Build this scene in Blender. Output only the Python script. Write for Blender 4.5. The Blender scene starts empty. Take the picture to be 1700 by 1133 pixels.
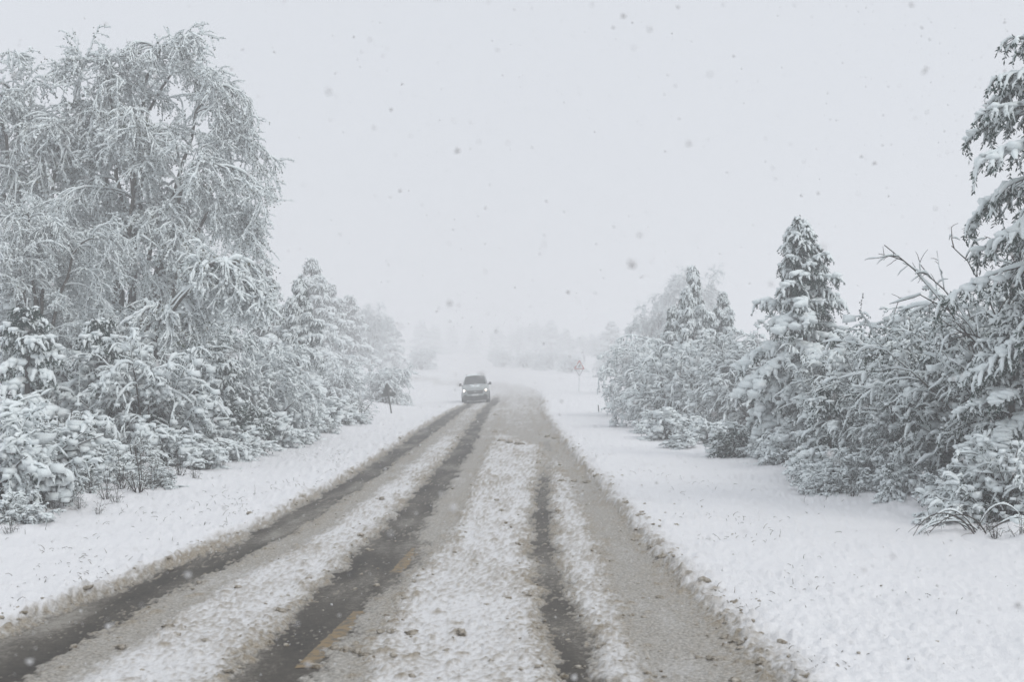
import bpy, math, time
import numpy as np
T_START = time.time()
SC = bpy.context.scene
COL = SC.collection
R = math.radians

# ------------------------------------------------------------------ camera
CAM_H = 2.1
FPX = 2000.0            # focal length in photo pixels (photo 1700 wide)
HZ = 614.0              # horizon row in the photo
cam_data = bpy.data.cameras.new('camera')
cam = bpy.data.objects.new('camera', cam_data); COL.objects.link(cam)
cam.location = (0, 0, CAM_H)
cam.rotation_euler = (R(90) + math.atan((HZ - 566.5) / FPX), 0, 0)
cam_data.sensor_width = 36.0
cam_data.lens = FPX / 1700 * 36
cam_data.clip_start = 0.05; cam_data.clip_end = 5000
cam_data.dof.use_dof = True
cam_data.dof.focus_distance = 30.0
cam_data.dof.aperture_fstop = 3.4
SC.camera = cam

# ------------------------------------------------------------------ sky, sun, exposure
world = bpy.data.worlds.new('World'); SC.world = world; world.use_nodes = True
nt = world.node_tree; nt.nodes.clear()
out = nt.nodes.new('ShaderNodeOutputWorld'); bg = nt.nodes.new('ShaderNodeBackground')
sky = nt.nodes.new('ShaderNodeTexSky'); sky.sky_type = 'NISHITA'; sky.sun_disc = False
SUN_EL, SUN_AZ = R(42), R(130)
sky.sun_elevation = SUN_EL; sky.sun_rotation = SUN_AZ
sky.air_density = 1.0; sky.dust_density = 4.0
mx = nt.nodes.new('ShaderNodeMix'); mx.data_type = 'RGBA'
mx.inputs[0].default_value = 0.90                 # closed cloud deck over the clear sky
mx.inputs[7].default_value = (7.85, 8.15, 8.65, 1)
nt.links.new(sky.outputs[0], mx.inputs[6]); nt.links.new(mx.outputs[2], bg.inputs[0])
bg.inputs[1].default_value = 0.1
nt.links.new(bg.outputs[0], out.inputs[0])
sd = bpy.data.lights.new('sun', 'SUN'); sd.energy = 0.9; sd.angle = R(22); sd.color = (1.0, 0.97, 0.93)
sun = bpy.data.objects.new('sun', sd); COL.objects.link(sun)
sun.rotation_euler = (R(90) - SUN_EL, 0, math.pi - SUN_AZ)
SC.view_settings.view_transform = 'Standard'; SC.view_settings.look = 'None'
SC.view_settings.exposure = 0.0; SC.view_settings.gamma = 1.0; SC.view_settings.use_curve_mapping = False
SC.render.engine = 'CYCLES'
cy = SC.cycles
cy.max_bounces = 6; cy.diffuse_bounces = 4; cy.glossy_bounces = 2; cy.transmission_bounces = 3
cy.volume_bounces = 1; cy.transparent_max_bounces = 8
cy.use_fast_gi = True; cy.fast_gi_method = 'REPLACE'; cy.ao_bounces_render = 2
world.light_settings.distance = 2.0
cy.use_denoising = True
cy.use_adaptive_sampling = False
HAZE_DENSITY = 0.0074

# ------------------------------------------------------------------ helpers
rng = np.random.default_rng(11)
def at(px, d):                       # photo column at a given distance -> world x
    return (px - 850.0) / FPX * d
def nrm(v):
    return v / np.maximum(np.linalg.norm(v, axis=-1, keepdims=True), 1e-9)
def sstep(a, b, x):
    t = np.clip((x - a) / (b - a), 0, 1); return t * t * (3 - 2 * t)
def _hash(ix, iy, seed):
    h = (ix.astype(np.int64) * 374761393 + iy.astype(np.int64) * 668265263 + seed * 974634777) & 0xffffffff
    h = ((h ^ (h >> 13)) * 1274126177) & 0xffffffff
    h = ((h ^ (h >> 16)) * 2246822519) & 0xffffffff
    return ((h ^ (h >> 15)) & 0xffffff) / float(0xffffff)
def pn(x, y, seed=0):                # gradient noise, about -0.7..0.7
    x0 = np.floor(x); y0 = np.floor(y); fx = x - x0; fy = y - y0
    u = fx * fx * fx * (fx * (fx * 6 - 15) + 10); v = fy * fy * fy * (fy * (fy * 6 - 15) + 10)
    def g(dx, dy):
        a = _hash(x0 + dx, y0 + dy, seed) * 2 * math.pi
        return np.cos(a) * (fx - dx) + np.sin(a) * (fy - dy)
    a = g(0, 0); b = g(1, 0); c = g(0, 1); d = g(1, 1)
    return (a + (b - a) * u) + ((c + (d - c) * u) - (a + (b - a) * u)) * v
def fbm(x, y, seed=0, octv=3):
    s = 0; a = 1.0
    for i in range(octv):
        s = s + a * pn(x * 2 ** i, y * 2 ** i, seed + i * 7); a *= 0.5
    return s
def worley(x, y, seed=0):            # distance to nearest point, id of that point
    x0 = np.floor(x); y0 = np.floor(y); best = np.full(x.shape, 9.0); bid = np.zeros(x.shape)
    for dx in (-1, 0, 1):
        for dy in (-1, 0, 1):
            px = x0 + dx; py = y0 + dy
            qx = px + _hash(px, py, seed); qy = py + _hash(px, py, seed + 1)
            d = np.hypot(qx - x, qy - y); m = d < best
            best = np.where(m, d, best); bid = np.where(m, _hash(px, py, seed + 2), bid)
    return best, bid

def mesh_np(name, V, F, mat, smooth=True):
    V = np.ascontiguousarray(V, dtype=np.float32); F = np.ascontiguousarray(F, dtype=np.int32)
    k = F.shape[1]
    me = bpy.data.meshes.new(name)
    me.vertices.add(len(V)); me.vertices.foreach_set('co', V.ravel())
    me.loops.add(F.size); me.loops.foreach_set('vertex_index', F.ravel())
    me.polygons.add(len(F)); me.polygons.foreach_set('loop_start', np.arange(len(F), dtype=np.int32) * k)
    me.update(calc_edges=True)
    me.polygons.foreach_set('use_smooth', np.full(len(F), smooth, dtype=bool))
    if mat: me.materials.append(mat)
    return me
class Geo:
    def __init__(s): s.V = []; s.F = []; s.n = 0
    def add(s, vf):
        v, f = vf
        if len(v): s.V.append(v); s.F.append(f + s.n); s.n += len(v)
        return s
    def mesh(s, name, mat, smooth=True):
        if not s.V: return None
        return mesh_np(name, np.concatenate(s.V), np.concatenate(s.F), mat, smooth)

def tubes(P, Rad, S=5, squash=1.0, lift=0.0, cap=False):
    """N polylines of K points -> quads of tapered tubes. lift raises the tube by that share of its radius."""
    N, K, _ = P.shape
    T = nrm(np.gradient(P, axis=1))
    side = np.cross(T, np.array([0, 0, 1.0])); ln = np.linalg.norm(side, axis=-1, keepdims=True)
    side = np.where(ln < 0.08, np.array([1.0, 0, 0]), side); side = nrm(side - T * (side * T).sum(-1, keepdims=True))
    up = np.cross(side, T)
    C = P.copy(); C[..., 2] += lift * Rad
    a = np.arange(S) * 2 * math.pi / S
    V = (C[:, :, None, :] + Rad[:, :, None, None] * (np.cos(a)[None, None, :, None] * side[:, :, None, :]
         + squash * np.sin(a)[None, None, :, None] * up[:, :, None, :])).reshape(-1, 3)
    base = (np.arange(N) * K * S)[:, None, None]
    k = (np.arange(K - 1) * S)[None, :, None]; j = np.arange(S)[None, None, :]; j2 = (j + 1) % S
    F = np.stack([base + k + j, base + k + j2, base + k + S + j2, base + k + S + j], -1).reshape(-1, 4)
    return V, F
def leaves(P, n, l, w, rg, down=0.0, along=0.5):
    """n diamond leaves per polyline."""
    N, K, _ = P.shape
    t = rg.uniform(0.05, 1.0, (N, n)) * (K - 1); i = np.minimum(t.astype(int), K - 2); f = (t - i)[..., None]
    r = np.arange(N)[:, None]
    p = P[r, i] * (1 - f) + P[r, i + 1] * f; T = nrm(P[r, i + 1] - P[r, i])
    d = rg.normal(size=(N, n, 3)); d = nrm(d); d[..., 2] -= down; d = nrm(d + along * T)
    s = nrm(np.cross(d, rg.normal(size=(N, n, 3))))
    L = (l * rg.uniform(0.6, 1.3, (N, n, 1))); W = (w * rg.uniform(0.7, 1.2, (N, n, 1)))
    q = np.stack([p, p + d * L * 0.5 + s * W, p + d * L, p + d * L * 0.5 - s * W], 2).reshape(-1, 3)
    return q, np.arange(len(q)).reshape(-1, 4)
# a rounded lump of 24 quads
def _lump():
    idx = {}; V = []; F = []
    def vid(p):
        if p not in idx: idx[p] = len(V); V.append(p)
        return idx[p]
    for ax in range(3):
        for s in (-1, 1):
            for a in (-1, 0):
                for b in (-1, 0):
                    q = []
                    for (da, db) in ((0, 0), (1, 0), (1, 1), (0, 1)):
                        p = [0, 0, 0]; p[ax] = s; p[(ax + 1) % 3] = a + da; p[(ax + 2) % 3] = b + db; q.append(vid(tuple(p)))
                    F.append(q if s > 0 else q[::-1])
    V = np.array(V, float); V = V / np.linalg.norm(V, axis=1, keepdims=True)
    return V, np.array(F)
LUMP_V, LUMP_F = _lump()
CUBE_V = np.array([(x, y, z) for x in (-1, 1) for y in (-1, 1) for z in (-1, 1)], float) / 1.6
CUBE_F = np.array([(0, 1, 3, 2), (4, 6, 7, 5), (0, 4, 5, 1), (2, 3, 7, 6), (0, 2, 6, 4), (1, 5, 7, 3)])
def lumps(C, S, rg, jit=0.22, small=False):
    """rounded uneven lumps at C (N,3) with half sizes S (N,3)."""
    LV, LF = (CUBE_V, CUBE_F) if small else (LUMP_V, LUMP_F)
    N = len(C); M = len(LV)
    V = LV[None] * (1 + rg.normal(0, jit, (N, M, 1)))
    a = rg.uniform(0, 6.28, N); c, s = np.cos(a), np.sin(a)
    V = V * S[:, None, :]
    X = V[..., 0] * c[:, None] - V[..., 1] * s[:, None]; Y = V[..., 0] * s[:, None] + V[..., 1] * c[:, None]
    V = np.stack([X, Y, V[..., 2]], -1) + C[:, None, :]
    F = LF[None] + (np.arange(N) * M)[:, None, None]
    return V.reshape(-1, 3), F.reshape(-1, 4)
def grow(start, d, L, K, droop, wig, rg):
    N = len(start); P = np.zeros((N, K, 3)); P[:, 0] = start; d = nrm(d.copy())
    st = (np.asarray(L) / (K - 1))[:, None]; dr = np.broadcast_to(np.asarray(droop, float), (N,))
    for k in range(1, K):
        d = d + rg.normal(0, wig, (N, 3)); d[:, 2] -= dr / (K - 1); d = nrm(d)
        P[:, k] = P[:, k - 1] + d * st
    return P
def spawn(P, n, t0, t1, ang0, ang1, rg, flat=0.0):
    N, K, _ = P.shape
    t = (np.arange(n)[None, :] + rg.uniform(0, 1, (N, n))) / n * (t1 - t0) + t0
    u = t * (K - 1); i = np.minimum(u.astype(int), K - 2); f = (u - i)[..., None]; r = np.arange(N)[:, None]
    p = P[r, i] * (1 - f) + P[r, i + 1] * f; T = nrm(P[r, i + 1] - P[r, i])
    q = rg.normal(size=(N, n, 3))
    if flat > 0:
        sd_ = nrm(np.cross(T, np.array([0, 0, 1.0])) + 1e-4) * np.where((np.arange(n) % 2 == 0), 1, -1)[None, :, None]
        q = q * (1 - flat) + sd_ * flat * 1.5
    q = nrm(q - T * (q * T).sum(-1, keepdims=True))
    a = rg.uniform(ang0, ang1, (N, n, 1))
    d = T * np.cos(a) + q * np.sin(a)
    return p.reshape(-1, 3), d.reshape(-1, 3), t.reshape(-1), np.repeat(np.arange(N), n)
def rad(P, r0, r1, p=1.0):
    t = np.linspace(0, 1, P.shape[1])[None, :] ** p
    r0 = np.broadcast_to(np.asarray(r0, float), (len(P),))[:, None]; r1 = np.broadcast_to(np.asarray(r1, float), (len(P),))[:, None]
    return r0 * (1 - t) + r1 * t
def snowrad(P, r, rg, lo=0.35, taper=0.35, bump=0.3):
    """snow thickness on twigs: thick where level, thin where steep, lumpy, closed at both ends."""
    N, K, _ = P.shape
    T = nrm(np.gradient(P, axis=1)); hz = np.hypot(T[..., 0], T[..., 1])
    t = np.linspace(0, 1, K)[None, :]
    q = (lo + (1 - lo) * hz) * (1 - (1 - taper) * t ** 1.5) * rg.uniform(1 - bump, 1 + bump, (N, K))
    q[:, 0] *= 0.6; q[:, -1] *= 0.42
    return np.broadcast_to(np.asarray(r, float), (N,))[:, None] * q
def patchy(C, f=1.3, ph=0.0):           # soft 3D patches, about -1..1
    x, y, z = C[..., 0] * f + ph, C[..., 1] * f + ph * 1.7, C[..., 2] * f - ph
    return (np.sin(x * 2.1 + 1.3 * np.sin(z * 1.7)) + np.sin(y * 2.3 + 1.1 * np.sin(x * 1.9 + 2)) + np.sin(z * 2.7 + 1.2 * np.sin(y * 2.2 + 1))) / 2.2
def bezier(p0, p1, p2, p3, K):
    t = np.linspace(0, 1, K)[:, None]
    return (1 - t) ** 3 * np.array(p0) + 3 * (1 - t) ** 2 * t * np.array(p1) + 3 * (1 - t) * t * t * np.array(p2) + t ** 3 * np.array(p3)

# ------------------------------------------------------------------ materials
def new_mat(name):
    m = bpy.data.materials.new(name); m.use_nodes = True
    return m, m.node_tree, m.node_tree.nodes['Principled BSDF']
def noisy(name, c1, c2, scale, rough=0.7, spec=0.2, bump=0.0, bscale=40, metallic=0.0, lo=0.35, hi=0.65):
    m, t, b = new_mat(name)
    tc = t.nodes.new('ShaderNodeTexCoord'); n = t.nodes.new('ShaderNodeTexNoise'); n.inputs['Scale'].default_value = scale; n.inputs['Detail'].default_value = 4
    cr = t.nodes.new('ShaderNodeValToRGB'); cr.color_ramp.elements[0].position = lo; cr.color_ramp.elements[1].position = hi
    cr.color_ramp.elements[0].color = (*c1, 1); cr.color_ramp.elements[1].color = (*c2, 1)
    t.links.new(tc.outputs['Object'], n.inputs['Vector']); t.links.new(n.outputs['Fac'], cr.inputs[0]); t.links.new(cr.outputs[0], b.inputs['Base Color'])
    b.inputs['Roughness'].default_value = rough; b.inputs['Specular IOR Level'].default_value = spec; b.inputs['Metallic'].default_value = metallic
    if bump:
        n2 = t.nodes.new('ShaderNodeTexNoise'); n2.inputs['Scale'].default_value = bscale; n2.inputs['Detail'].default_value = 3
        bp = t.nodes.new('ShaderNodeBump'); bp.inputs['Strength'].default_value = bump; bp.inputs['Distance'].default_value = 0.02
        t.links.new(tc.outputs['Object'], n2.inputs['Vector']); t.links.new(n2.outputs['Fac'], bp.inputs['Height']); t.links.new(bp.outputs[0], b.inputs['Normal'])
    return m
M_SNOW = noisy('fresh_snow', (0.83, 0.905, 0.915), (0.885, 0.945, 0.95), 6, 0.75, 0.15, 0.35, 45)
M_FLAKE, t, b = new_mat('snowflake')
tl_ = t.nodes.new('ShaderNodeBsdfTranslucent'); tl_.inputs[0].default_value = (0.98, 0.98, 0.985, 1); df_ = t.nodes.new('ShaderNodeBsdfDiffuse'); df_.inputs[0].default_value = (0.98, 0.98, 0.985, 1)
ms_ = t.nodes.new('ShaderNodeMixShader'); ms_.inputs[0].default_value = 0.5; t.links.new(df_.outputs[0], ms_.inputs[1]); t.links.new(tl_.outputs[0], ms_.inputs[2]); t.links.new(ms_.outputs[0], t.nodes['Material Output'].inputs[0]); t.nodes.remove(b)
M_BARK = noisy('birch_bark', (0.07, 0.06, 0.05), (0.16, 0.14, 0.12), 14, 0.85)
M_TWIG = noisy('twig_bark', (0.035, 0.028, 0.024), (0.08, 0.062, 0.05), 9, 0.85)
M_LEAF = noisy('birch_leaf', (0.03, 0.08, 0.056), (0.125, 0.12, 0.062), 2.0, 0.7)
M_NEEDLE = noisy('conifer_needles', (0.008, 0.040, 0.034), (0.022, 0.072, 0.054), 3, 0.65)
M_EVERG = noisy('evergreen_leaf', (0.010, 0.042, 0.034), (0.036, 0.080, 0.056), 3, 0.6)
M_GRASS = noisy('dead_grass_blade', (0.06, 0.05, 0.03), (0.16, 0.125, 0.07), 5, 0.8)
M_CLOD = noisy('brown_slush', (0.25, 0.205, 0.14), (0.62, 0.575, 0.50), 30, 0.6, 0.3, 0.8, 110)

# snow sheet: white snow, grey slush, brown dirt by attribute
M_GROUND, t, b = new_mat('roadside_snow')
def attr(t, n):
    a = t.nodes.new('ShaderNodeAttribute'); a.attribute_name = n; return a
tc = t.nodes.new('ShaderNodeTexCoord')
n1 = t.nodes.new('ShaderNodeTexNoise'); n1.inputs['Scale'].default_value = 1.3; n1.inputs['Detail'].default_value = 5
c1 = t.nodes.new('ShaderNodeValToRGB'); c1.color_ramp.elements[0].color = (0.86, 0.87, 0.885, 1); c1.color_ramp.elements[1].color = (0.91, 0.915, 0.925, 1)
t.links.new(tc.outputs['Object'], n1.inputs['Vector']); t.links.new(n1.outputs['Fac'], c1.inputs[0])
ng = t.nodes.new('ShaderNodeTexNoise'); ng.inputs['Scale'].default_value = 38; ng.inputs['Detail'].default_value = 5; ng.inputs['Roughness'].default_value = 0.7
t.links.new(tc.outputs['Object'], ng.inputs['Vector'])
cg = t.nodes.new('ShaderNodeValToRGB'); cg.color_ramp.elements[0].position = 0.32; cg.color_ramp.elements[1].position = 0.66
cg.color_ramp.elements[0].color = (0.20, 0.185, 0.155, 1); cg.color_ramp.elements[1].color = (0.60, 0.58, 0.54, 1)
t.links.new(ng.outputs['Fac'], cg.inputs[0])
cb = t.nodes.new('ShaderNodeValToRGB'); cb.color_ramp.elements[0].position = 0.32; cb.color_ramp.elements[1].position = 0.66
cb.color_ramp.elements[0].color = (0.19, 0.15, 0.095, 1); cb.color_ramp.elements[1].color = (0.47, 0.41, 0.32, 1)
t.links.new(ng.outputs['Fac'], cb.inputs[0])
m1 = t.nodes.new('ShaderNodeMix'); m1.data_type = 'RGBA'; m2 = t.nodes.new('ShaderNodeMix'); m2.data_type = 'RGBA'
t.links.new(attr(t, 'slush').outputs['Fac'], m1.inputs[0]); t.links.new(c1.outputs[0], m1.inputs[6]); t.links.new(cg.outputs[0], m1.inputs[7])
t.links.new(attr(t, 'dirt').outputs['Fac'], m2.inputs[0]); t.links.new(m1.outputs[2], m2.inputs[6]); t.links.new(cb.outputs[0], m2.inputs[7])
cf = t.nodes.new('ShaderNodeValToRGB'); cf.color_ramp.elements[0].position = 0.34; cf.color_ramp.elements[1].position = 0.68
cf.color_ramp.elements[0].color = (0.075, 0.067, 0.055, 1); cf.color_ramp.elements[1].color = (0.25, 0.235, 0.205, 1); t.links.new(ng.outputs['Fac'], cf.inputs[0])
m3 = t.nodes.new('ShaderNodeMix'); m3.data_type = 'RGBA'; t.links.new(attr(t, 'thin').outputs['Fac'], m3.inputs[0]); t.links.new(m2.outputs[2], m3.inputs[6]); t.links.new(cf.outputs[0], m3.inputs[7])
t.links.new(m3.outputs[2], b.inputs['Base Color'])
b.inputs['Roughness'].default_value = 0.7; b.inputs['Specular IOR Level'].default_value = 0.2
nb = t.nodes.new('ShaderNodeTexNoise'); nb.inputs['Scale'].default_value = 55; nb.inputs['Detail'].default_value = 4
bp = t.nodes.new('ShaderNodeBump'); bp.inputs['Strength'].default_value = 0.8; bp.inputs['Distance'].default_value = 0.016
t.links.new(tc.outputs['Object'], nb.inputs['Vector']); t.links.new(nb.outputs['Fac'], bp.inputs['Height']); t.links.new(bp.outputs[0], b.inputs['Normal'])

M_ROAD, t, b = new_mat('wet_asphalt')
tc = t.nodes.new('ShaderNodeTexCoord')
n1 = t.nodes.new('ShaderNodeTexNoise'); n1.inputs['Scale'].default_value = 42; n1.inputs['Detail'].default_value = 5; n1.inputs['Roughness'].default_value = 0.75
n2 = t.nodes.new('ShaderNodeTexNoise'); n2.inputs['Scale'].default_value = 2.2; n2.inputs['Detail'].default_value = 5
mp = t.nodes.new('ShaderNodeMapping'); mp.inputs['Scale'].default_value = (1, 0.2, 1)
t.links.new(tc.outputs['Object'], n1.inputs['Vector']); t.links.new(tc.outputs['Object'], mp.inputs['Vector']); t.links.new(mp.outputs[0], n2.inputs['Vector'])
ma = t.nodes.new('ShaderNodeMath'); ma.operation = 'MULTIPLY_ADD'; ma.inputs[1].default_value = 0.55
mm = t.nodes.new('ShaderNodeMath'); mm.operation = 'ADD'; mm.use_clamp = False
mh = t.nodes.new('ShaderNodeMath'); mh.operation = 'MULTIPLY'; mh.inputs[1].default_value = 0.5
t.links.new(mm.outputs[0], mh.inputs[0]); t.links.new(n1.outputs['Fac'], mm.inputs[0]); t.links.new(mh.outputs[0], ma.inputs[0])
n3 = t.nodes.new('ShaderNodeTexNoise'); n3.inputs['Scale'].default_value = 11; n3.inputs['Detail'].default_value = 6; n3.inputs['Roughness'].default_value = 0.8
t.links.new(tc.outputs['Object'], n3.inputs['Vector'])
mb_ = t.nodes.new('ShaderNodeMath'); mb_.operation = 'MULTIPLY'; mb_.inputs[1].default_value = 0.45
t.links.new(n2.outputs['Fac'], mb_.inputs[0]); t.links.new(mb_.outputs[0], ma.inputs[2])
t.links.new(n3.outputs['Fac'], mm.inputs[1])
cr = t.nodes.new('ShaderNodeValToRGB'); e = cr.color_ramp.elements
e[0].position = 0.40; e[0].color = (0.036, 0.031, 0.024, 1); e[1].position = 0.62; e[1].color = (0.34, 0.32, 0.28, 1)
e2 = cr.color_ramp.elements.new(0.51); e2.color = (0.092, 0.081, 0.064, 1)
t.links.new(ma.outputs[0], cr.inputs[0]); t.links.new(cr.outputs[0], b.inputs['Base Color'])
b.inputs['Roughness'].default_value = 0.62; b.inputs['Specular IOR Level'].default_value = 0.2
bp = t.nodes.new('ShaderNodeBump'); bp.inputs['Strength'].default_value = 0.6; bp.inputs['Distance'].default_value = 0.01
t.links.new(n1.outputs['Fac'], bp.inputs['Height']); t.links.new(bp.outputs[0], b.inputs['Normal'])
M_YELLOW = noisy('worn_yellow_paint', (0.13, 0.115, 0.09), (0.28, 0.20, 0.10), 12, 0.6, 0.3, 0.3, 90, lo=0.36, hi=0.56)

# ------------------------------------------------------------------ terrain
RC = np.array([(-.9, -30), (-.9, 0), (-.9, 40), (-.9, 62), (-.75, 75), (-.6, 88), (-.75, 100), (-1.5, 110), (-3.2, 119), (-6.2, 127.5),
               (-10.5, 134), (-17, 139.5), (-26, 143.5), (-40, 147), (-60, 150)], float)
def _smooth(c, n=3):
    for _ in range(n):
        q = np.empty((2 * len(c), 2)); a = np.vstack([c[:-1] * .75 + c[1:] * .25]); b_ = c[:-1] * .25 + c[1:] * .75
        c = np.vstack([c[:1], np.stack([a, b_], 1).reshape(-1, 2), c[-1:]])
    return c
RCS = _smooth(RC, 2)
_seg = np.diff(RCS, axis=0); _len = np.hypot(*_seg.T); _cum = np.concatenate([[0], np.cumsum(_len)]) - 30
def road_uv(x, y):
    """lateral offset (right positive) and distance along the road."""
    best = np.full(x.shape, 1e9); U = np.full(x.shape, 99.0); S = np.zeros(x.shape)
    for i in range(len(_seg)):
        dx = x - RCS[i, 0]; dy = y - RCS[i, 1]; tx, ty = _seg[i] / _len[i]
        tt = np.clip(dx * tx + dy * ty, 0, _len[i]); ex = dx - tt * tx; ey = dy - tt * ty
        d = np.hypot(ex, ey); m = d < best; best = np.where(m, d, best)
        sg = np.sign(tx * (-dy) + ty * dx)
        U = np.where(m, d * np.where(sg == 0, 1, sg), U); S = np.where(m, _cum[i] + tt, S)
    return U, S
def base_z(x, y):
    z = 1.05 * sstep(72, 165, y) + 0.9 * sstep(140, 230, y) + 5.0 * sstep(190, 420, y)
    z = z + 0.75 * sstep(6.2, 15, -x - 0.0) * sstep(-5, 30, y) * (1 - 0.5 * sstep(60, 120, y))
    z = z + 0.45 * sstep(5.5, 14, x) * (1 - 0.3 * sstep(60, 120, y))
    return z
def bank(u, s):                       # the road leans into its left bend
    return np.clip(u, -4.5, 4.5) * 0.045 * sstep(55, 78, s) * (1 - sstep(175, 195, s))
def I(s, a): a = np.array(a); return np.interp(s, a[:, 0], a[:, 1]) + 0.9
def band(x, l, r, soft):
    return sstep(-soft, soft, x - l) * sstep(-soft, soft, r - x)
XL = [(5, -4.5), (9.6, -4.15), (11, -3.82), (15.8, -3.45), (22.6, -3.27), (40, -3.2), (72, -3.2), (200, -3.2)]
XR = [(5, 1.8), (8.2, 1.74), (11.8, 1.62), (17.8, 1.52), (33, 1.42), (55, 1.45), (75, 1.8), (200, 1.9)]
T1L = [(5, -4.5), (9, -4.08), (11.9, -3.76), (15.2, -3.36), (23, -3.18), (49, -3.2), (80, -3.1)]
T1R = [(5, -3.35), (9, -3.26), (11.9, -3.12), (15.2, -2.78), (23, -2.62), (49, -2.5), (80, -2.55)]
T2L = [(5, -1.95), (8, -1.93), (11, -1.87), (14.7, -1.77), (17.8, -1.70), (31, -1.56), (49, -1.62), (80, -1.7)]
T2R = [(5, -1.36), (8, -1.36), (10.8, -1.26), (12.2, -1.08), (14.4, -1.0), (15.5, -1.2), (17.8, -1.16), (31, -1.02), (49, -1.1), (80, -1.1)]
G2R = [(5, -1.02), (8, -1.02), (11, -1.06), (14.7, -0.80), (17.8, -0.75), (31, -0.65), (49, -0.6), (80, -0.6)]
T3L = [(5, .28), (8, .27), (13.3, .19), (18, .30), (22.6, .45), (30, .72), (36, .9)]
T3R = [(5, .68), (8, .62), (13.3, .51), (18, .60), (22.6, .74), (30, 1.02), (36, 1.3)]
G4L = [(5, .9), (9.6, .88), (14.7, 1.02), (22.6, 1.08), (28, 1.0), (33, .7), (38, -.2), (45, -.5), (80, -.6)]

def snow_field(x, y):
    """height of snow over the base surface, grey slush share, brown dirt share."""
    U = np.full(x.shape, 99.0); S = y.copy()
    m = (np.abs(x + 20) < 60) & (y > -25) & (y < 160)
    U[m], S[m] = road_uv(x[m], y[m])
    near = m & (np.abs(U) < 14) & (y < 110)
    xs, ys = x, y
    warp = np.zeros(x.shape); lum = np.zeros(x.shape); clod = np.zeros(x.shape); cid = np.zeros(x.shape); fine = np.zeros(x.shape); patch = np.zeros(x.shape)
    q = near
    warp[q] = 0.12 * fbm(xs[q] * 2.3, ys[q] * 1.6, 3, 3) + 0.09 * fbm(xs[q] * 13, ys[q] * 9, 5, 2)
    w1, i1 = worley(xs[q] * 9.0, ys[q] * 8.0, 21); w2, i2 = worley(xs[q] * 19, ys[q] * 17, 31)
    lum[q] = 0.016 * np.clip(0.62 - w1, 0, 1) * (0.3 + i1 ** 2 * 2.2) + 0.009 * np.clip(0.6 - w2, 0, 1) * (0.3 + 2 * i2)
    w3, i3 = worley(xs[q] * 5.2, ys[q] * 4.6, 41)
    clod[q] = np.clip(0.42 - w3, 0, 1) / 0.42; cid[q] = i3
    fine[q] = fbm(xs[q] * 24, ys[q] * 20, 9, 2)
    patch[q] = fbm(xs[q] * 1.3, ys[q] * 0.55, 15, 4)
    u = U + warp
    onroad = band(u, I(S, XL), I(S, XR), 0.10)
    t1 = band(u, I(S, T1L) + .03, I(S, T1R), 0.13); t2 = band(u, I(S, T2L), I(S, T2R), 0.13)
    t3 = band(u, I(S, T3L), I(S, T3R), 0.12) * (1 - 0.6 * sstep(20, 30, S)) * (1 - sstep(33, 38, S))
    trk = np.maximum(np.maximum(t1, t2), t3)
    far = sstep(78, 100, S); trk = trk * (1 - far)
    g1 = band(u, I(S, T1R) - 0.05, I(S, T1R) + 0.40, 0.14) * 0.9
    g2 = band(u, I(S, T2R) - 0.05, I(S, G2R), 0.12)
    white_patch = np.exp(-((S - 28.5) / 3.6) ** 2) * band(u, 0.55, 1.75, 0.25)
    g4 = band(u, I(S, G4L), I(S, XR) - 0.02, 0.14) * np.clip(0.92 - 1.2 * white_patch, 0, 1)
    g5 = sstep(32, 44, S) * band(u, -2.3, I(S, XR), 0.2) * (0.75 - 0.35 * sstep(45, 80, S))
    grey = np.clip(np.maximum.reduce([g1, g2, g4, g5]) + 0.10 * onroad * sstep(10, 40, S), 0, 1) * (1 - 0.25 * far)
    grey = np.clip(grey * (1.0 + 0.55 * patch), 0, 1)
    # edges of the tracks, where slush was thrown up
    ed = np.zeros(x.shape)
    for tab, wd, wt in ((T1L, .11, .85), (T1R, .18, .5), (T2L, .12, .75), (G2R, .14, .5), (T3L, .11, .7), (T3R, .14, .5), (XR, .22, .9), (G4L, .14, .35)):
        ed = np.maximum(ed, wt * np.exp(-((u - I(S, tab)) / wd) ** 2))
    ed = ed * near * (1 - sstep(60, 90, S))
    # heights
    off = 1 - onroad
    und = np.zeros(x.shape); und[:] = 0.05 * fbm(x * 0.35, y * 0.35, 51, 3)
    nearroad = np.exp(-np.clip(np.abs(u) - 2.5, 0, 9) / 1.5)
    rough_off = off * (0.045 * fbm(x * 1.1, y * 0.9, 61, 3) + near * 0.012 * fbm(x * 10, y * 8, 63, 3) + lum * (2.0 * nearroad + 1.0 + 1.2 * np.clip(fbm(x * .9, y * .7, 69, 2), -.6, 1)) + 0.007 * fine)
    bk = sstep(4.7, 8.0, np.abs(x + .4)) * sstep(0, 12, y) * (1 - sstep(60, 110, y))
    h_off = 0.085 + und * 0.8 + rough_off + bk * (0.10 + 0.34 * np.abs(fbm(x * 1.3, y * 1.0, 67, 3)))
    h_on = 0.040 + 1.7 * lum + 0.010 * patch + 0.009 * fine
    h = off * h_off + onroad * h_on
    h = h * (1 - grey) + grey * (0.0155 + 0.012 * fine + 0.35 * lum + 0.010 * patch)
    h = h * (1 - trk) + trk * (-0.0085 + 0.003 * t3 + 0.024 * fine + 0.010 * patch)
    prob = np.clip(ed * 0.85 + 0.10 * onroad * (1 - trk), 0, 1)
    big = clod * (cid < prob * 0.75) * (1 - 0.75 * trk)
    h = h + 0.030 * big * (0.5 + 0.5 * _frac(cid * 37))
    dirt = np.clip(big * 1.25 * _frac(cid * 91 + .2) ** 0.5, 0, 0.9) + np.clip(ed * (0.22 + 0.8 * fine + 0.4 * patch), 0, 0.7)
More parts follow.
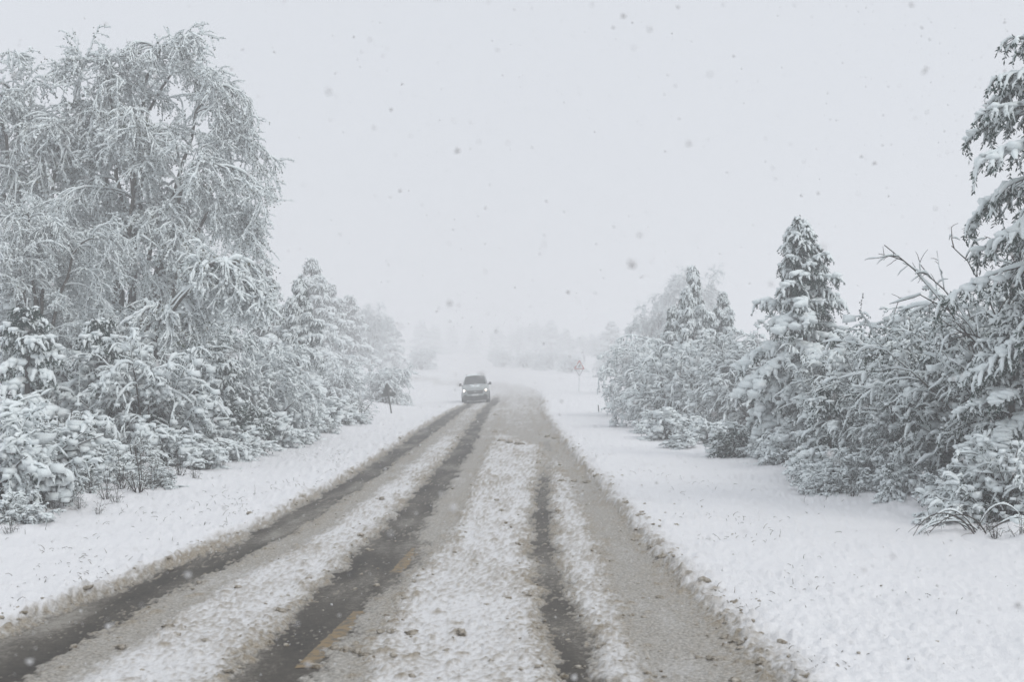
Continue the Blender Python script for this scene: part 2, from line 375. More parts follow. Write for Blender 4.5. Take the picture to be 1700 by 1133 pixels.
    dirt = dirt + onroad * np.clip(0.16 + 0.85 * fine + 0.45 * patch + 18 * lum - .1, 0, 0.78) * (1 - 0.6 * grey) * (1 - sstep(35, 70, S) * .6)
    dirt = np.clip(dirt, 0, 0.92) * (1 - 0.8 * far)
    slush = np.clip(grey * (0.85 - 0.4 * sstep(30, 70, S)) + trk * 0.95 + 0.75 * ed * (0.8 + fine) + onroad * (0.20 + 0.45 * np.clip(fine + 0.25 + .4 * patch, 0, 1)), 0, 1) * (1 - 0.35 * far)
    z = base_z(x, y) + np.where(m, bank(U, S), 0)
    global THIN
    THIN = (1 - sstep(-0.002, 0.015, h)) * onroad * (1 - far) * .92 * np.clip(trk * 1.6 + ed + .3 - .3 * sstep(30, 45, S), 0, 1)        # thin wet film: the asphalt shows through
    return z + h, slush, dirt
def _frac(v): return v - np.floor(v)
def gz(x, y):                          # smooth ground height under things
    x = np.atleast_1d(np.asarray(x, float)); y = np.atleast_1d(np.asarray(y, float))
    U, S = road_uv(x, y)
    return base_z(x, y) + np.where(np.abs(x + 20) < 60, bank(U, S), 0) + 0.085 * (np.abs(U) > 2.6) + 0.04 * fbm(x * 0.35, y * 0.35, 51, 3)

def grid_faces(nr, nc):
    i = np.arange(nr - 1)[:, None] * nc; j = np.arange(nc - 1)[None, :]
    return np.stack([i + j, i + j + 1, i + nc + j + 1, i + nc + j], -1).reshape(-1, 4)
def setattr_f(me, n, v):
    a = me.attributes.new(n, 'FLOAT', 'POINT'); a.data.foreach_set('value', np.ascontiguousarray(v, dtype=np.float32).ravel())
def link(name, me, parent=None, **props):
    o = bpy.data.objects.new(name, me); COL.objects.link(o)
    if parent: o.parent = parent
    for k, v in props.items(): o[k] = v
    return o
rows = np.concatenate([np.linspace(-40, 4, 12), 1.0 / np.linspace(1 / 5.2, 1 / 190.0, 350), np.geomspace(200, 900, 30)])
ucol = np.linspace(-1, 1, 761); edge = np.geomspace(1.03, 60, 26)
ucol = np.concatenate([-edge[::-1], ucol, edge])
Wd = np.clip(0.47 * rows + 1.4, 4.2, 1e9)
W2 = np.where(np.abs(ucol)[None, :] <= 1, ucol[None, :] * Wd[:, None], np.sign(ucol)[None, :] * (Wd[:, None] + (np.abs(ucol)[None, :] - 1) / 59 * np.clip(900 - Wd[:, None], 1, 1e9)))
GX = W2; GY = np.repeat(rows[:, None], len(ucol), 1)
gx, gy = GX.ravel(), GY.ravel()
zz, sl, di = snow_field(gx, gy)
me = mesh_np('snowy_ground', np.stack([gx, gy, zz], -1), grid_faces(len(rows), len(ucol)), M_GROUND)
setattr_f(me, 'slush', sl); setattr_f(me, 'dirt', di); setattr_f(me, 'thin', THIN)
link('snowy_ground', me, kind='structure')

# asphalt sheet under the slush
sv = np.concatenate([np.arange(-28, 4, 2.0), np.geomspace(4, 175, 240)]); uv = np.linspace(-3.7, 2.9, 70)
cx = np.interp(sv, _cum, RCS[:, 0]); cyy = np.interp(sv, _cum, RCS[:, 1])
tx = np.gradient(cx); ty = np.gradient(cyy); ll = np.hypot(tx, ty); tx /= ll; ty /= ll
AX = cx[:, None] + uv[None] * ty[:, None]; AY = cyy[:, None] - uv[None] * tx[:, None]
axf, ayf = AX.ravel(), AY.ravel()
az = base_z(axf, ayf) + bank(np.tile(uv, len(sv)), np.repeat(sv, len(uv))) + 0.004 * fbm(axf * 7, ayf * 5, 71, 3)
road = link('road', mesh_np('road', np.stack([axf, ayf, az], -1), grid_faces(len(sv), len(uv)), M_ROAD), kind='structure')
def dash(pts, w, seed, up=0.0045):
    rg = np.random.default_rng(seed); K = 60
    p = np.array(pts); t = np.linspace(0, 1, K); x = np.interp(t, np.linspace(0, 1, len(p)), p[:, 0]); y = np.interp(t, np.linspace(0, 1, len(p)), p[:, 1])
    l = x - w * .5 + rg.normal(0, .006, K); r = x + w * .5 + rg.normal(0, .006, K)
    V = []
    for xx in (l, l * .67 + r * .33, l * .33 + r * .67, r):
        V.append(np.stack([xx, y, base_z(xx, y) + 0.004 * fbm(xx * 7, y * 5, 71, 3) + up], -1))
    V = np.stack(V, 1).reshape(-1, 3)
    o = link('lane_marking', mesh_np('lane_marking', V, grid_faces(K, 4), M_YELLOW), road)
    return o
dash([(-1.46, 8.5), (-1.30, 10.5)], 0.14, 1)['label'] = 'worn yellow centre dash nearest the camera'
dash([(-1.20, 12.5), (-1.11, 14.2)], 0.13, 2, 0.001)['label'] = 'faint yellow centre dash farther along the track'
print('terrain', time.time() - T_START)

# ------------------------------------------------------------------ plant prototypes: trunk, crown > twigs, snow_load
def proto(trunk, twigs, leaf, snow, leafmat, barkmat=M_BARK, leafname='crown', nm='plant'):
    return dict(trunk=trunk.mesh(nm + '_trunk', barkmat), twigs=twigs.mesh(nm + '_twigs', M_TWIG), leaf=leaf.mesh(nm + '_crown', leafmat, False),
                snow=snow.mesh(nm + '_snow', M_SNOW))
def place(pr, name, label, cat, x, y, scale=1.0, rz=0.0, group=None, dz=0.0, tilt=(0, 0)):
    o = bpy.data.objects.new(name, None); COL.objects.link(o)
    o.empty_display_size = 0.3
    o.location = (x, y, float(gz(x, y)[0]) - 0.06 + dz)
    o.rotation_euler = (tilt[0], tilt[1], rz)
    o.scale = (scale,) * 3 if np.isscalar(scale) else scale
    o['label'] = label; o['category'] = cat
    if group: o['group'] = group
    cr = None
    if pr['leaf']: cr = link('crown', pr['leaf'], o, kind='stuff')
    if pr['trunk']:
        tr = link('trunk', pr['trunk'], o)
    if pr['twigs']: link('twigs', pr['twigs'], cr or o, kind='stuff')
    if pr['snow']: link('snow_load', pr['snow'], cr or o, kind='stuff')
    return o

def birch(seed, stems, n1=15, n2=9, n3=6, l1=3.0, leafn=9, r0=0.10, droop=1.5, leafsz=0.055, nm='birch', snow=1.0):
    rg = np.random.default_rng(seed); tr, tw, lf, sn = Geo(), Geo(), Geo(), Geo()
    P = np.stack([bezier(*s, 16) for s in stems]); P[:, 1:-1] += rg.normal(0, 0.05, P[:, 1:-1].shape)
    Rs = rad(P, r0, 0.016, 0.8); tr.add(tubes(P, Rs, 7))
    sn.add(tubes(P, np.minimum(snowrad(P, 0.07, rg, 0.15, 0.6), Rs * 1.1 + .01), 6, 0.8, 0.8))
    p, d, t, pi = spawn(P, n1, 0.22, 0.99, 0.55, 1.1, rg)
    L = l1 * (1.05 - 0.62 * t) * rg.uniform(0.6, 1.2, len(t)); d[:, 2] += 0.15
    B1 = grow(p, d, L, 9, droop * rg.uniform(0.7, 1.35, len(t)), 0.07, rg)
    tw.add(tubes(B1, rad(B1, 0.021, 0.006), 4)); sn.add(tubes(B1, snowrad(B1, 0.052 * snow, rg, 0.3, 0.55), 5, 0.8, 0.7))
    p, d, t, pi = spawn(B1, n2, 0.15, 1.0, 0.4, 1.05, rg)
    p2, d2, t2, _ = spawn(P, 10, 0.72, 1.0, 0.4, 1.1, rg)
    p = np.vstack([p, p2]); d = np.vstack([d, d2]); t = np.concatenate([t, t2])
    L = rg.uniform(0.45, 1.15, len(t)) * (1.1 - 0.4 * t) * l1 / 3
    B2 = grow(p, d, L, 6, 1.2 * rg.uniform(0.3, 1.5, len(t)), 0.13, rg)
    tw.add(tubes(B2, rad(B2, 0.008, 0.003), 3)); sn.add(tubes(B2, snowrad(B2, 0.037 * snow, rg, 0.4, 0.6, 0.45), 4, 0.85, 0.6))
    p, d, t, pi = spawn(B2, n3, 0.1, 1.0, 0.4, 1.1, rg)
    B3 = grow(p, d, rg.uniform(0.22, 0.52, len(t)), 4, 0.9 * rg.uniform(0.2, 1.6, len(t)), 0.20, rg)
    kb = rg.random(len(B3)) < np.clip(.92 + .5 * patchy(B3[:, 1], 1.1, seed), .4, 1); sn.add(tubes(B3[kb], snowrad(B3[kb], 0.026 * snow, rg, 0.45, 0.7, 0.6), 3, 0.9, 0.3))
    lf.add(leaves(B3, leafn, leafsz, leafsz * 0.36, rg, 0.5, 0.3)); lf.add(leaves(B2, leafn // 2, leafsz, leafsz * 0.36, rg, 0.5, 0.3))
    sn.add(leaves(B3[kb], 6, leafsz * 1.3, leafsz * 0.62, rg, -0.1, 0.3))
    # clots of snow where leaves hold it
    k = kb & (rg.random(len(B3)) < 0.55)
    C = B3[k, 2]; s = rg.uniform(0.02, 0.06, len(C)); sn.add(lumps(C, np.stack([s, s * .8, s * .9], -1), rg, .22, True))
    return proto(tr, tw, lf, sn, M_LEAF, nm=nm)

def conifer(seed, H, Rb, nb=90, droop=1.1, ns=12, r_snow=0.05, lean=(0, 0), top=0.96, low=0.05, prof=0.8, needles=22, nl=0.075, nm='conifer', tl=0.42, asym=None, whorl=0, second=3, pads=0.55, boost=0.0):
    rg = np.random.default_rng(seed); tr, tw, lf, sn = Geo(), Geo(), Geo(), Geo()
    T = np.stack([np.linspace(0, 1, 14) ** 1.6 * lean[0], np.linspace(0, 1, 14) ** 1.6 * lean[1], np.linspace(-0.1, H, 14)], -1)[None]
    T[:, 2:-1, :2] += rg.normal(0, 0.02, (1, 11, 2)); Rt = rad(T, 0.018 * H + .02, 0.012); tr.add(tubes(T, Rt, 8))
    f = np.sort(rg.uniform(0, 1, nb) ** 1.0); 
    if whorl: f = np.clip(np.repeat(np.linspace(0.02, 0.98, whorl), nb // whorl + 1)[:nb] + rg.normal(0, .008, nb), 0, 1)
    hgt = low + (top - low) * f
    az = np.arange(nb) * 2.39996 + rg.normal(0, 0.35, nb)
    L = Rb * (1.02 - f) ** prof * rg.uniform(0.55, 1.3, nb) + 0.12
    if asym is not None: L = L * (1 + asym[0] * np.cos(az - asym[1]) * (1 - f))
    st = np.stack([np.interp(hgt, np.linspace(0, 1, 14), T[0, :, 0]), np.interp(hgt, np.linspace(0, 1, 14), T[0, :, 1]), hgt * H], -1)
    el = 0.15 + 0.75 * f ** 2 + rg.normal(0, 0.12, nb)
    d = np.stack([np.cos(az) * np.cos(el), np.sin(az) * np.cos(el), np.sin(el)], -1)
    B = grow(st, d, L, 9, droop * rg.uniform(0.7, 1.3, nb) * (0.6 + 0.6 * (1 - f)) * np.clip(L / Rb + .15, .25, 1.1), 0.05, rg)
    tw.add(tubes(B, rad(B, 0.020 + 0.008 * L, 0.005), 4)); sn.add(tubes(B, snowrad(B, r_snow * 0.9 * np.clip(L / Rb + .15, .2, 1), rg, 0.4, 0.7), 6, 0.75, 0.6)); sn.add(tubes(T[:, 9:], rad(T[:, 9:], .03, .012) * rg.uniform(.5, 1.3, (1, 5)), 6))
    p, d, t, pi = spawn(B, ns, 0.12, 1.0, 0.5, 1.05, rg, flat=0.75)
    LL = tl * rg.uniform(0.6, 1.25, len(t)) * (1.15 - 0.6 * t) * np.clip(L[pi] / Rb + 0.25, 0.22, 1.2)
    S2 = grow(p, d, LL, 6, 1.3 * rg.uniform(0.6, 1.5, len(t)), 0.08, rg)
    ex = np.clip(.76 + .55 * patchy(S2[:, 2], 1.5, seed) + .35 * (t - .4) + .45 * f[pi] ** 2 + boost, .12, 1); keep = rg.random(len(S2)) < ex + .1
    sz = np.clip(L[pi] / Rb * 1.1 + .2, .36, 1.1); kk = rg.random(len(S2)) < pads * ex * 1.4; C = S2[kk, 2] + np.array([0, 0, r_snow * .6]); q = sz[kk] * r_snow * rg.uniform(.9, 1.9, len(C)); sn.add(lumps(C, np.stack([q * 1.25, q, q * .62], -1), rg, .16))
    sn.add(tubes(S2[keep], snowrad(S2[keep], sz[keep] * r_snow * rg.uniform(0.55, 1.25, keep.sum()), rg, 0.5, 0.75, 0.35), 5, 0.72, 0.75))
    tw.add(tubes(S2[:, ::5], rad(S2[:, ::5], 0.007, 0.003), 3))
    lf.add(leaves(S2, needles, nl, nl * 0.16, rg, 0.35, 0.9)); lf.add(leaves(B, needles * 2, nl, nl * 0.16, rg, 0.35, 0.9))
    if second:
        p, d, t, pi = spawn(S2, second, 0.25, 0.95, 0.5, 0.9, rg, flat=0.5)
        S3 = grow(p, d, tl * 0.42 * rg.uniform(0.6, 1.3, len(t)), 4, 1.5, 0.12, rg)
        keep = rg.random(len(S3)) < np.clip(.62 + .6 * patchy(S3[:, 1], 1.5, seed), .08, .95)
        sn.add(tubes(S3[keep], snowrad(S3[keep], r_snow * 0.55, rg, 0.5, 0.8, 0.4), 4, 0.8, 0.7))
        lf.add(leaves(S3, needles // 2, nl, nl * 0.16, rg, 0.35, 0.9))
    return proto(tr, tw, lf, sn, M_NEEDLE, M_TWIG, nm=nm)

def bush(seed, H, W, nst=16, n1=9, n2=6, leafn=10, leafsz=0.06, r_snow=0.03, snowy=0.7, droop=1.4, leafmat=M_EVERG, nm='bush', up=0.55, leafw=0.34, smalllump=True):
    rg = np.random.default_rng(seed); tr, tw, lf, sn = Geo(), Geo(), Geo(), Geo()
    az = np.arange(nst) * 2.39996 + rg.normal(0, .3, nst); el = rg.uniform(0.5, 1.5, nst)
    st = np.stack([np.cos(az) * W * 0.10 * rg.random(nst), np.sin(az) * W * .10 * rg.random(nst), np.full(nst, -0.05)], -1)
    d = np.stack([np.cos(az) * np.cos(el) * W, np.sin(az) * np.cos(el) * W, np.sin(el) * H * up * 2], -1)
    L = np.hypot(np.cos(el) * W * 0.95, np.sin(el) * H * 1.1) * rg.uniform(0.75, 1.1, nst)
    B = grow(st, d, L, 9, droop * 0.55 * rg.uniform(0.3, 1.5, nst), 0.07, rg)
    tr.add(tubes(B, rad(B, 0.010 * H + .008, 0.005), 5)); sn.add(tubes(B, snowrad(B, r_snow * .55, rg, 0.15, 0.8, .5), 5, 0.8, 0.7))
    p, d, t, pi = spawn(B, n1, 0.18, 1.0, 0.45, 1.15, rg)
    B1 = grow(p, d, L[pi] * 0.42 * (1.1 - 0.5 * t) * rg.uniform(0.6, 1.3, len(t)), 7, droop * rg.uniform(0.4, 1.3, len(t)), 0.1, rg)
    B1[..., 2] = np.maximum(B1[..., 2], 0.02)
    def expo(C): return np.sqrt((C[:, 0] / W) ** 2 + (C[:, 1] / W) ** 2 + (C[:, 2] / H) ** 2)
    tw.add(tubes(B1, rad(B1, 0.008, 0.004), 3)); k = rg.random(len(B1)) < (snowy + .15) * sstep(.25, .7, expo(B1[:, 3]))
    sn.add(tubes(B1[k], snowrad(B1[k], r_snow * rg.uniform(.45, 1.1, k.sum()), rg, 0.3, 0.8, 0.55), 5, 0.8, 0.7))
    p, d, t, pi = spawn(B1, n2, 0.15, 1.0, 0.5, 1.2, rg)
    B2 = grow(p, d, 0.20 * (0.5 + 0.25 * H) * rg.uniform(0.5, 1.4, len(t)), 4, droop * rg.uniform(0.3, 1.3, len(t)), 0.14, rg)
    B2[..., 2] = np.maximum(B2[..., 2], 0.02)
    pe = np.clip(snowy * (sstep(.35, .8, expo(B2[:, 1])) + .75 * (1.15 - snowy) * 2.2 * patchy(B2[:, 1], 1.7, seed)), .04, 1); k = rg.random(len(B2)) < pe; tw.add(tubes(B2[~k][:, ::3], rad(B2[~k][:, ::3], 0.005, 0.003), 3))
    sn.add(tubes(B2[k], snowrad(B2[k], r_snow * 0.75 * rg.uniform(.6, 1.4, k.sum()), rg, 0.4, 0.8, 0.5), 4, 0.85, 0.7))
    if leafn:
        lf.add(leaves(B2, leafn, leafsz, leafsz * leafw, rg, 0.3, 0.4)); lf.add(leaves(B1, leafn, leafsz, leafsz * leafw, rg, 0.3, 0.4))
    k = rg.random(len(B2)) < 0.8 * snowy * pe
    C = B2[k, 2] + np.array([0, 0, r_snow * .5]); s = r_snow * np.clip(rg.lognormal(.25, .5, len(C)), .5, 3.4); sn.add(lumps(C, np.stack([s, s * .85, s * .62], -1), rg, .22, smalllump))
    return proto(tr, tw, lf, sn, leafmat, M_TWIG, nm=nm)

def ordered(items, key=0):
    r_ = sorted(range(len(items)), key=lambda i: items[i][key]); return {i: ORDW[k] for k, i in enumerate(r_)}
ORDW = ['first', 'second', 'third', 'fourth', 'fifth', 'sixth', 'seventh', 'eighth', 'ninth', 'tenth', 'eleventh', 'twelfth', 'thirteenth', 'fourteenth', 'fifteenth', 'sixteenth', 'seventeenth', 'eighteenth', 'nineteenth', 'twentieth', 'twenty-first', 'twenty-second', 'twenty-third', 'twenty-fourth', 'twenty-fifth', 'twenty-sixth', 'twenty-seventh'] + ['twenty-eighth', 'twenty-ninth', 'thirtieth'] + ['thirty-' + w for w in ('first', 'second', 'third', 'fourth', 'fifth', 'sixth', 'seventh', 'eighth', 'ninth')]
# --- the big left birch: stems given by where their tips hang (tree at d = 33 m, base column 215)
def V3(px, row, dd=0.0, d=33.0, px0=215):           # offset from the tree's foot in metres
    return ((px - px0) / FPX * d, dd, (HZ - row) / FPX * d + CAM_H - 0.35)
def stem(pxt, rowt, dd=0.0, pxm=None, rowm=None, lift=1.2, foot=0.0, d=33.0, px0=215):
    tip = np.array(V3(pxt, rowt, dd, d, px0)); f = np.array([foot, dd * 0.1, -0.1])
    mid = np.array(V3(pxm, rowm, dd * .6, d, px0)) if pxm else f * .4 + tip * .6 + np.array([0, 0, lift])
    return (f, f * .7 + mid * .3 + np.array([0, 0, 1.0]), mid, tip)
BIRCH_A = birch(1, [stem(345, 125, 0.3, 225, -20), stem(305, 80, -0.4, 205, 40, foot=.2), stem(392, 165, -.5, 325, 45, foot=.3), stem(422, 265, .4, 320, 110, foot=.3),
                    stem(175, 150, -.8, 190, -20), stem(438, 400, -.6, 360, 190, foot=.4), stem(410, 330, -1.5, 310, 150, foot=.2), stem(120, 260, .9, 165, 80, foot=-.3),
                    stem(250, 240, -1.6, 240, 60), stem(330, 420, -1.9, 280, 230, foot=.1)], n1=13, n2=9, n3=6, l1=2.5, leafn=3, nm='big_birch')
def rstems(seed, n, H, spread):
    rg = np.random.default_rng(seed); o = []
    for i in range(n):
        a = i * 2.4 + rg.normal(0, .4); r = spread * rg.uniform(.35, 1.0); h = H * rg.uniform(.70, .95) * (1.05 - .28 * r / spread)
        c = np.array([math.cos(a), math.sin(a), 0])
        o.append((c * .1, c * .1 + np.array([0, 0, h * .5]) + c * r * .1, c * r * .45 + np.array([0, 0, h * 1.18]), c * r + np.array([0, 0, h * .95])))
    return o
BIRCH_B = birch(2, rstems(5, 7, 11.0, 3.0), n1=15, n2=9, n3=6, l1=2.8, leafn=3, nm='tall_birch')
# a bent sapling arching over: d = 27
BIRCH_C = birch(3, [stem(448, 500, -.2, 360, 300, d=27, px0=195), stem(425, 470, .1, 330, 330, d=27, px0=195, foot=.1)], n1=20, n2=8, n3=5, l1=1.25, leafn=4, r0=0.07, droop=2.6, nm='bent_birch', snow=1.6)
CON_A = conifer(21, 5.6, 1.9, boost=0.25, top=.955, nb=110, droop=1.7, ns=13, r_snow=0.088, lean=(-0.15, 0.1), prof=0.95, pads=0.9, needles=20, asym=(0.35, math.pi), tl=0.45, second=2, nm='leaning_conifer')
CON_B = conifer(22, 6.2, 2.1, top=.96, nb=92, droop=1.5, pads=0.7, ns=11, r_snow=0.105, prof=0.98, needles=15, nl=0.09, tl=0.55, nm='drooping_conifer')
CON_E = conifer(23, 8.4, 1.75, nb=66, droop=1.35, ns=13, r_snow=0.060, pads=0.35, low=0.36, prof=0.38, needles=18, nl=0.082, tl=0.46, whorl=11, nm='edge_conifer')
CON_Y = conifer(24, 3.2, 1.15, top=.97, nb=56, droop=1.2, ns=9, r_snow=0.078, prof=0.9, needles=14, nl=0.08, tl=0.40, second=2, nm='young_conifer')
BUSH_D = bush(31, 3.6, 1.7, nst=30, n1=13, n2=10, leafn=17, leafsz=0.04, droop=1.3, r_snow=0.048, snowy=0.72, nm='dark_bush')
BUSH_R = bush(32, 3.4, 1.5, nst=26, n1=12, n2=9, leafn=13, leafsz=0.04, droop=1.2, r_snow=0.05, snowy=0.88, nm='round_bush')
BUSH_W = bush(33, 3.0, 1.9, nst=22, n1=13, n2=8, leafn=5, leafsz=0.055, r_snow=0.056, snowy=1.0, droop=2.0, nm='weeping_bush')
BUSH_S = bush(34, 1.0, 0.75, nst=14, n1=7, n2=5, leafn=3, leafsz=0.05, r_snow=0.050, snowy=1.0, nm='low_shrub')
BUSH_T = bush(35, 1.3, 0.6, nst=12, n1=6, n2=4, leafn=2, leafsz=0.045, r_snow=0.020, snowy=0.75, droop=1.0, leafmat=M_LEAF, nm='twiggy_shrub')
BUSH_K = bush(36, 1.3, 0.65, nst=18, n1=9, n2=7, leafn=11, leafsz=0.05, r_snow=0.02, snowy=0.35, nm='dark_shrub')
BUSH_X = bush(37, 1.0, 0.35, nst=7, n1=5, n2=2, leafn=1, leafsz=0.03, r_snow=0.009, snowy=0.45, droop=0.7, leafmat=M_LEAF, nm='weed')
BUSH_N = bush(38, 1.0, 0.75, nst=20, n1=9, n2=7, leafn=2, leafsz=0.04, r_snow=0.032, snowy=1.0, nm='near_shrub')
print('prototypes', time.time() - T_START)

def put(pr, name, label, cat, px, d, H=None, H0=None, rz=0.0, group=None, wide=1.0, dz=0.0, tilt=(0, 0)):
    s = 1.0 if H is None else H / H0
    return place(pr, name, label, cat, at(px, d), d, (s * wide, s * wide, s), rz, group, dz, tilt)

LB = 'snow-laden birches left of the road'
put(BIRCH_A, 'birch_tree', 'tallest snow-laden birch left of the road, branches arching towards it', 'tree', 215, 33, group=LB, dz=.05)
put(BIRCH_B, 'birch_tree', 'snow-covered birch cut by the left edge of the picture', 'tree', 45, 33, 11.9, 11, 1.0, LB)
put(BIRCH_B, 'birch_tree', 'hazy birch behind the right flank of the tallest birch', 'tree', 345, 46, 7.8, 11, 2.6, LB)
put(BIRCH_B, 'birch_tree', 'birch behind the gap between the two tallest birches', 'tree', 125, 47, 8.4, 11, 4.0, LB)
put(BIRCH_B, 'birch_tree', 'shorter birch filling the crown beneath the tallest birch', 'tree', 290, 40, 6.4, 11, 5.2, LB, 1.1)
put(BIRCH_B, 'birch_tree', 'shorter birch in front of the birch at the left edge', 'tree', 60, 28, 6.6, 11, 3.1, LB, 1.1)
put(BIRCH_C, 'bent_birch', 'thin birch bowed right into an arch by snow, below the tallest birch', 'tree', 195, 27)
LY = 'young conifers under the left birches'
put(CON_Y, 'young_conifer', 'white young conifer at the left edge under the birches', 'tree', 45, 24, 3.3, 3.2, 0, LY)
put(CON_Y, 'young_conifer', 'young conifer with pointed snowy top below the bowed birch foot', 'tree', 165, 25.5, 3.2, 3.2, 1.3, LY)
put(BUSH_W, 'weeping_bush', 'wide snowy bush drooping right of the pointed young conifer', 'bush', 245, 25, 2.6, 3.0, 2.2, LY, 1.0)
put(CON_Y, 'young_conifer', 'small young conifer beside the dark gap under the bowed birch', 'tree', 375, 30, 2.5, 3.2, 3.6, LY, 1.1)
put(BUSH_W, 'weeping_bush', 'white mounded bush near the end of the left thicket', 'bush', 425, 33, 2.3, 3.0, 5.0, LY, 1.0)
LBU = 'bushes under the left birches'
put(BUSH_D, 'evergreen_bush', 'dark evergreen bush beneath the tallest birch, behind the wide drooping bush', 'bush', 310, 31, 3.0, 3.6, .5, LBU)
put(BUSH_D, 'evergreen_bush', 'dark evergreen bush behind the white conifer at the left edge', 'bush', 100, 30, 3.4, 3.6, 1.9, LBU)
put(BUSH_W, 'weeping_bush', 'drooping white bush below the hazy birch on the left', 'bush', 405, 36, 2.9, 3.0, 0, LBU)
put(BUSH_K, 'dark_bush', 'small dark bush standing out at the foot of the left thicket', 'bush', 195, 25.2, 1.15, 1.3, 0, LBU, 1.05)
put(BUSH_K, 'dark_bush', 'dark bush at the foot of the small young conifer', 'bush', 385, 28.5, 1.3, 1.3, 1.0, LBU, 1.2)
LS = 'low shrubs buried in snow along the left verge'
ls = [(95, 22.5, 1.2, 1.2), (25, 19.5, 1.4, 1.2), (140, 21.5, .9, 1.2), (270, 24.0, .9, 1.2), (310, 25.5, 1.0, 1.2), (350, 27, .9, 1.2), (445, 31, 1.0, 1.3), (62, 20.0, .9, 1.3), (225, 22.8, .75, 1.3),
      (480, 34, .9, 1.3), (515, 38, .9, 1.3), (555, 43, 1.0, 1.4), (595, 49, 1.0, 1.4), (180, 21.4, .65, 1.4), (118, 19.2, .5, 1.5), (40, 17.6, .8, 1.2), (250, 21.4, .5, 1.5), (395, 28, .8, 1.4), (330, 24, .6, 1.4),
      (30, 15.5, .45, 1.3), (110, 17.6, .45, 1.4), (262, 20.4, .38, 1.5), (402, 26.3, .40, 1.5), (500, 32.5, .45, 1.6), (545, 37.5, .45, 1.6), (590, 44.5, .5, 1.6)]
od = ordered(ls)
for i, (px, d, h, wd) in enumerate(ls):
    put((BUSH_N if d < 21 else BUSH_S) if i % 4 else BUSH_T, 'low_shrub', od[i] + ' from left of the low snow-buried shrubs on the left verge', 'shrub', px, d, h, 1.0 if i % 4 else 1.2, i * 1.7, LS, wd)
put(BUSH_N, 'low_shrub', 'nearest snowy shrub on the left verge, cut by the picture edge', 'shrub', -2, 17.0, 1.35, 1.0, .6, LS)
LW = 'bare weeds poking out of the left verge'
lw = [(75, 16.2, .35), (135, 17.2, .35), (195, 17.9, .4), (165, 16.8, .3), (325, 22.0, .4), (370, 24.5, .45), (410, 26.5, .4), (440, 28.5, .45), (20, 14.6, .35), (120, 18.6, .75), (205, 19.5, .75), (232, 19.2, .85), (255, 20.0, .55), (62, 17.2, .6), (150, 18.8, .6), (33, 15.8, .6), (300, 22.5, .6), (470, 31, .6), (505, 33, .5), (88, 17.0, .5), (178, 18.4, .5), (345, 24, .5), (12, 15.4, .5), (280, 20.6, .5)]
od = ordered(lw)
for i, (px, d, h) in enumerate(lw):
    put(BUSH_X, 'dry_weed', od[i] + ' from left of the bare weeds in the left verge snow', 'weed', px, d, h, 1.0, i * 2.1, LW, .8)
LM = 'conifers fading along the left side'
put(CON_B, 'drooping_conifer', 'conifer with heavy drooping snow right of the birches, nearest of the fading row', 'tree', 496, 48, 5.6, 6.2, 0.4, LM)
put(CON_B, 'drooping_conifer', 'pale conifer just behind the drooping one at the birches\' edge', 'tree', 516, 76, 8.8, 6.2, 2.0, LM)
put(CON_B, 'drooping_conifer', 'pale conifer touching the hazy birch on the left', 'tree', 440, 60, 7.0, 6.2, 4.1, LM)
put(CON_B, 'drooping_conifer', 'fading conifer third in the row towards the leaning sign', 'tree', 548, 94, 8.4, 6.2, 3.0, LM, 1.1)
put(CON_B, 'drooping_conifer', 'fading conifer above and left of the leaning sign', 'tree', 580, 114, 8.6, 6.2, 5.3, LM, 1.2)
put(BIRCH_B, 'birch_tree', 'misty rounded tree above the leaning sign', 'tree', 615, 132, 9.8, 11, .8, LM, .9)
put(CON_B, 'drooping_conifer', 'last misty conifer before the road bends, right of the leaning sign', 'tree', 648, 158, 7.4, 6.2, 1.1, LM, 1.2)
put(BUSH_W, 'weeping_bush', 'rounded arching snowy bush directly behind the leaning sign', 'bush', 640, 72, 2.4, 3.0, .8, None, 1.1)
put(BUSH_W, 'weeping_bush', 'snowy bush left of the leaning sign under the fading conifers', 'bush', 560, 58, 2.4, 3.0, 2.8, None, 1.1)
put(BUSH_W, 'weeping_bush', 'snowy bush at the foot of the nearest drooping conifer', 'bush', 452, 41, 2.1, 3.0, 1.8, None, 1.1)

RB = 'thicket right of the road'
put(CON_E, 'conifer_tree', 'near conifer at the right edge, drooping snowy boughs reaching into the sky', 'tree', 1790, 16, 7.0, 8.4, .3, RB, 1.15)
put(BUSH_D, 'evergreen_bush', 'large dark evergreen bush at the right edge of the thicket', 'bush', 1690, 18.6, 3.1, 3.6, 0.3, RB)
put(BUSH_D, 'evergreen_bush', 'dark evergreen bush just left of the largest one on the right', 'bush', 1600, 20.5, 2.6, 3.6, 2.4, RB)
put(BUSH_R, 'snowy_bush', 'rounded snowy bush right of the leaning conifer', 'bush', 1455, 23.5, 2.85, 3.4, 0, RB)
put(BUSH_R, 'snowy_bush', 'rounded bush between the dark evergreen and the rounded snowy bush', 'bush', 1530, 24, 2.9, 3.4, 2.0, RB)
put(BUSH_D, 'evergreen_bush', 'low dark bush under the rounded snowy bush', 'bush', 1490, 21, 1.9, 3.6, 4.0, RB, 1.1)
put(BUSH_D, 'evergreen_bush', 'dark bush behind the skirt of the leaning conifer', 'bush', 1400, 26, 2.5, 3.6, 5.0, RB)
put(CON_A, 'leaning_conifer', 'pointed snow-draped conifer, tallest of the right thicket, skirt trailing left', 'tree', 1342, 27, 5.55, 5.6, 0, RB)
put(CON_Y, 'young_conifer', 'young conifer in front of the pointed snow-draped one', 'tree', 1375, 21.5, 1.9, 3.2, .4, RB, 1.2)
put(BUSH_R, 'snowy_bush', 'greyish bush left of the pointed conifer', 'bush', 1262, 37, 3.3, 3.4, 1.0, RB)
